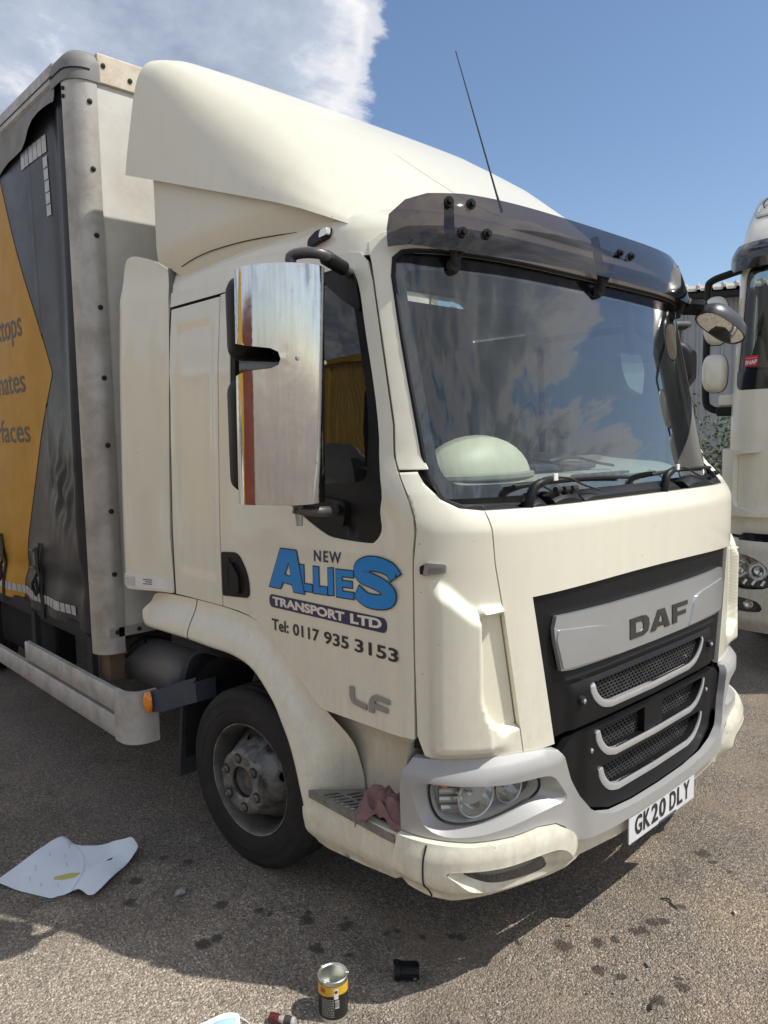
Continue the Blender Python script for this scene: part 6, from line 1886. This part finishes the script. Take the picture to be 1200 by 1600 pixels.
cap()
# blue face mask
def mask():
    c = Vector((1.055, 1.955, gz(1.05, 1.95)))
    t = thing('face_mask', 'pale blue disposable face mask with white edging lying at the bottom edge', 'face mask', c, math.atan2(-.094, .184))
    bm_ = mat('mask_blue', (.40, .62, .74), .85, var=.08, vscale=30)
    wm_ = mat('mask_white', (.80, .82, .83), .85)
    def mf(a, b, o):
        z = .006 + .004 * math.sin(b * 220) * (abs(a) < .08) + .008 * math.exp(-((a - .05) / .05) ** 2) + .006 * math.sin(a * 30)
        return Vector((a, b, z + o + .002))
    patch('fabric', rounded(rectp(-.088, .088, -.072, .028), .006), [], mf, .001, bm_, t, .009, 0, sharp=80)
    for r_ in (rectp(-.092, .092, .022, .034), rectp(-.092, .092, -.078, -.066), rectp(-.094, -.080, -.078, .034), rectp(.080, .094, -.078, .034)):
        patch('edging', r_, [], lambda a, b, o: mf(a, b, o + .0016), .001, wm_, t, .01)
    for sd in (-1, 1):
        MB().tube(smooth_path([mf(sd * .088, .024, .002), Vector((sd * .115, .01, .004)), Vector((sd * .125, -.02, .004)), Vector((sd * .112, -.055, .004)), mf(sd * .088, -.068, .002)], 5), .0015, 5).build('ear_loop', wm_, t)
mask()
# small brown bottle beside the mask
bt = thing('small_bottle', 'small dark red bottle with clear neck lying beside the face mask', 'bottle', (1.232, 1.842, gz(1.23, 1.84)), R(-58))
Mb_ = Matrix.Translation((0, 0, .0145)) @ Matrix.Rotation(R(90), 4, 'Y')
MB().lathe([(.001, -.028), (.013, -.028), (.0145, -.025), (.0145, .0), (.013, .004), (.001, .005)], Mb_, 20).build('cap', mat('bottle_red', (.10, .012, .012), .2, 0, .5), bt)
MB().lathe([(.0095, .003), (.0105, .010), (.0135, .018), (.0138, .052), (.012, .056), (.001, .056)], Mb_, 20).build('body', mat('bottle_clear', (.55, .54, .52), .1, .3, .6), bt)
MB().lathe([(.01395, .022), (.01395, .046)], Mb_, 20).build('label', mat('bottle_label', (.05, .04, .04), .5), bt)
# stone
def stone(label, x, y, r, seed, cols=(.33, .32, .30)):
    rnd = random.Random(seed)
    bm = bmesh.new()
    bmesh.ops.create_icosphere(bm, subdivisions=3, radius=1)
    off = Vector((rnd.random() * 9, rnd.random() * 9, rnd.random() * 9))
    from mathutils import noise as mn
    vs = []
    for v in bm.verts:
        d = v.co.normalized()
        k = 1 + .35 * mn.noise(d * 1.3 + off) + .14 * mn.noise(d * 3.5 + off)
        vs.append(Vector((d.x * k * 1.25, d.y * k * .85, d.z * k * .62)) * r)
    fs = [tuple(v.index for v in f.verts) for f in bm.faces]
    bm.free()
    o = mobj('stone', vs, fs, mat('stone_%d' % seed, cols, .8, var=.35, vscale=60, bump=.3, bscale=150), smooth=True)
    o.location = (x, y, gz(x, y) + r * .38)
    o.rotation_euler = (0, 0, rnd.uniform(0, 6))
    tag(o, label, 'stone')
stone('pale broken stone lying in the shade left of the front wheel', 1.345, 2.672, .020, 2)
stone('small round pebble right beside the pale broken stone', 1.385, 2.625, .006, 8, (.45, .43, .40))
stone('small pale pebble in shade left of the oil spots', 1.225, 2.47, .007, 12, (.36, .34, .31))
stone('grey pebble on sunlit tarmac below the number plate', 2.28, 1.17, .011, 15, (.22, .20, .18))
# twigs and a dead leaf in the sun
def twig(label, pts, r):
    o = MB().tube(smooth_path(pts, 5), [r * (1 - .5 * abs(i / (5 * (len(pts) - 1)) - .3)) for i in range(5 * (len(pts) - 1) + 1)], 6).build('twig', mat('twig_black', (.030, .024, .018), .8))
    tag(o, label, 'twig')
twig('thin black twig on the ground under the number plate', [(2.655, 1.318, .004), (2.668, 1.290, .007), (2.650, 1.268, .004), (2.640, 1.240, .004)], .0035)
twig('short forked black twig near the bottom right corner', [(2.095, 1.062, .004), (2.118, 1.072, .010), (2.150, 1.070, .006)], .005)
def leaf(label, x, y, rz, cols, s_):
    vs = []; fs = []
    for i in range(9):
        u = i / 8
        w = .42 * math.sin(math.pi * u ** .8) * (1 - .2 * math.sin(u * 9))
        for j in (-1, 0, 1):
            vs.append(Vector((u - .5, j * w * .5, .25 * abs(j) * w + .12 * math.sin(u * 5))) * s_)
    for i in range(8):
        for j in range(2):
            fs.append((i * 3 + j, i * 3 + j + 1, i * 3 + j + 4, i * 3 + j + 3))
    o = mobj('dead_leaf', vs, fs, mat('leaf_%s' % label[:5], cols, .7, var=.2, vscale=80), recalc=False)
    o.location = (x, y, gz(x, y) + .006)
    o.rotation_euler = (.1, .1, rz)
    tag(o, label, 'leaf')
leaf('white scrap of dead leaf on sunlit tarmac at right', 2.772, 1.083, .7, (.62, .58, .50), .034)
leaf('tan dead leaf curled on sunlit tarmac below the bumper', 2.265, 1.475, 2.2, (.46, .27, .14), .030)
# dusty pink rag thrown on the step
def rag():
    import mathutils
    mn = mathutils.noise
    c = SP(-1.262, .535, -.012, flat)
    t_ = []
    n = 64
    rnd = random.Random(21)
    base = c
    vs = []; fs = []
    tan = (SP(-1.20, .535, 0, flat) - SP(-1.38, .535, 0, flat)).normalized()
    nor = Vector((tan.y, -tan.x, 0))
    if nor.x > 0 and nor.y > 0:
        nor = -nor
    for j in range(n + 1):
        for i in range(n + 1):
            u = i / n * 2 - 1; v = j / n * 2 - 1
            # gather the square cloth into a heap
            rr = math.hypot(u, v)
            a = math.atan2(v, u)
            fold = math.sin(a * 5 + 2.2 * rr + 1.3 * mn.noise(Vector((u * 1.5, v * 1.5, 2)))) * .5 + .5
            rad = .074 * rr ** .75 * (1.0 + .22 * math.sin(a * 3 + .6) + .12 * mn.noise(Vector((a, rr, 4))))
            hgt = .085 * math.exp(-(rr * 1.05) ** 2) + .030 * fold * (1 - abs(rr - .55)) + .022 * mn.noise(Vector((u * 3.1, v * 3.1, 7))) + .005 * mn.noise(Vector((u * 8, v * 8, 1)))
            swirl = .6 * (1 - rr)
            p = tan * (rad * 1.18 * math.cos(a + swirl)) + nor * (rad * .85 * math.sin(a + swirl))
            zz = max(.004 + .003 * fold, hgt)
            # one corner hangs over the edge of the step
            k = p.dot(nor)
            if k > .052:
                zz -= (k - .052) * .9
            vs.append(p + Vector((0, 0, zz)))
    for j in range(n):
        for i in range(n):
            fs.append((j * (n + 1) + i, j * (n + 1) + i + 1, (j + 1) * (n + 1) + i + 1, (j + 1) * (n + 1) + i))
    o = mobj('rag', vs, fs, mat('rag_pink', (.235, .135, .125), .9, var=.22, vscale=22, bump=.15, bscale=350), recalc=False, sharp=179)
    o.location = base
    md = o.modifiers.new('thickness', 'SOLIDIFY')
    md.thickness = .002
    tag(o, 'crumpled dusty pink rag lying on the cab step', 'rag')
rag()

# ------------------------------------------------------------------ the rest of the yard, seen only as reflections in glass and steel
def container(label, x, y, rz, L, H, cols, zb=0.0):
    t = thing('shipping_container', label, 'container', (x, y, zb), rz, 'shipping containers round the yard')
    mt = mat('container_%.2f_%.2f' % cols[:2], cols, .5, dirt=((.16, .10, .06), .5, 1.5))
    pr = []
    a = 0.0
    while a < L - .2:
        pr += [(a, 0), (a + .11, 0), (a + .15, -.036), (a + .26, -.036)]
        a += .28
    pr.append((L, 0))
    for sgn, nm in ((1, 'side_sheet'), (-1, 'side_sheet')):
        MB().loft([[Vector((sgn * (1.2 + d), -L / 2 + u, z)) for u, d in pr] for z in (.15, H - .1)], False).build(nm, mt, t, smooth=False)
    for yy in (-L / 2, L / 2):
        MB().box(-1.2, 1.2, yy - .02, yy + .02, .12, H - .05).build('end_wall', mt, t)
    for sgn in (-1, 1):
        MB().box(sgn * 1.21 - .03, sgn * 1.21 + .03, -L / 2, L / 2, 0, .16).build('bottom_rail', mt, t)
        MB().box(sgn * 1.21 - .03, sgn * 1.21 + .03, -L / 2, L / 2, H - .11, H).build('top_rail', mt, t)
        for yy in (-L / 2, L / 2):
            MB().box(sgn * 1.19 - .06, sgn * 1.19 + .06, yy - .06, yy + .06, 0, H).build('corner_post', mt, t)
    MB().box(-1.2, 1.2, -L / 2, L / 2, H - .04, H - .01).build('roof_sheet', mt, t)
    return t
container('tall yellow ribbed trailer body mirrored in the driver window of the cream lorry', -7.2, 11.2, 0, 12.1, 3.9, (.62, .38, .06))
container('rust red ribbed container mirrored in the polished mirror guard', -7.0, 1.2, 0, 6.06, 2.9, (.24, .055, .030))
def van():
    t = thing('van', 'white panel van mirrored low in the driver window of the cream lorry', 'van', (-4.4, 8.4, 0), 0)
    wv = mat('van_white', (.72, .74, .76), .3, 0, .5)
    prof = [(-2.4, .35), (-2.45, .9), (-2.35, 1.15), (-1.75, 1.30), (-1.15, 1.92), (-.8, 2.0), (2.3, 2.0), (2.42, 1.9), (2.45, .4)]
    prof = rounded(prof, .10, 3)
    rg = [[Vector((x, y, z if z < 1.2 else z - ins)) for y, z in prof] for x, ins in ((-.86, .12), (-.93, .03), (-.95, 0), (.95, 0), (.93, .03), (.86, .12))]
    MB().loft(rg, True, True).build('body', wv, t, sharp=50)
    for sd in (-1, 1):
        MB().add([Vector((sd * .955, -1.62, 1.30)), Vector((sd * .955, -.62, 1.30)), Vector((sd * .955, -.62, 1.80)), Vector((sd * .955, -1.15, 1.80))], [(0, 1, 2, 3)]).build('side_window', gloss, t)
        for y in (-1.55, 1.45):
            MB().lathe([(.20, -.09), (.31, -.10), (.33, -.06), (.33, .03), (.30, .05), (.20, .04), (.001, .03)], Matrix.Translation((sd * .90, y, .33)) @ Matrix.Rotation(R(90 * sd), 4, 'Y'), 28).build('wheel', rubber, t)
    MB().add([Vector((x, y, z)) for x, y, z in ((-.80, -1.78, 1.29), (.80, -1.78, 1.29), (.74, -1.20, 1.89), (-.74, -1.20, 1.89))], [(0, 1, 2, 3)]).build('windscreen', gloss, t)
    for o in t.children[-1:]:
        o.location = (0, -.03, .02)
van()
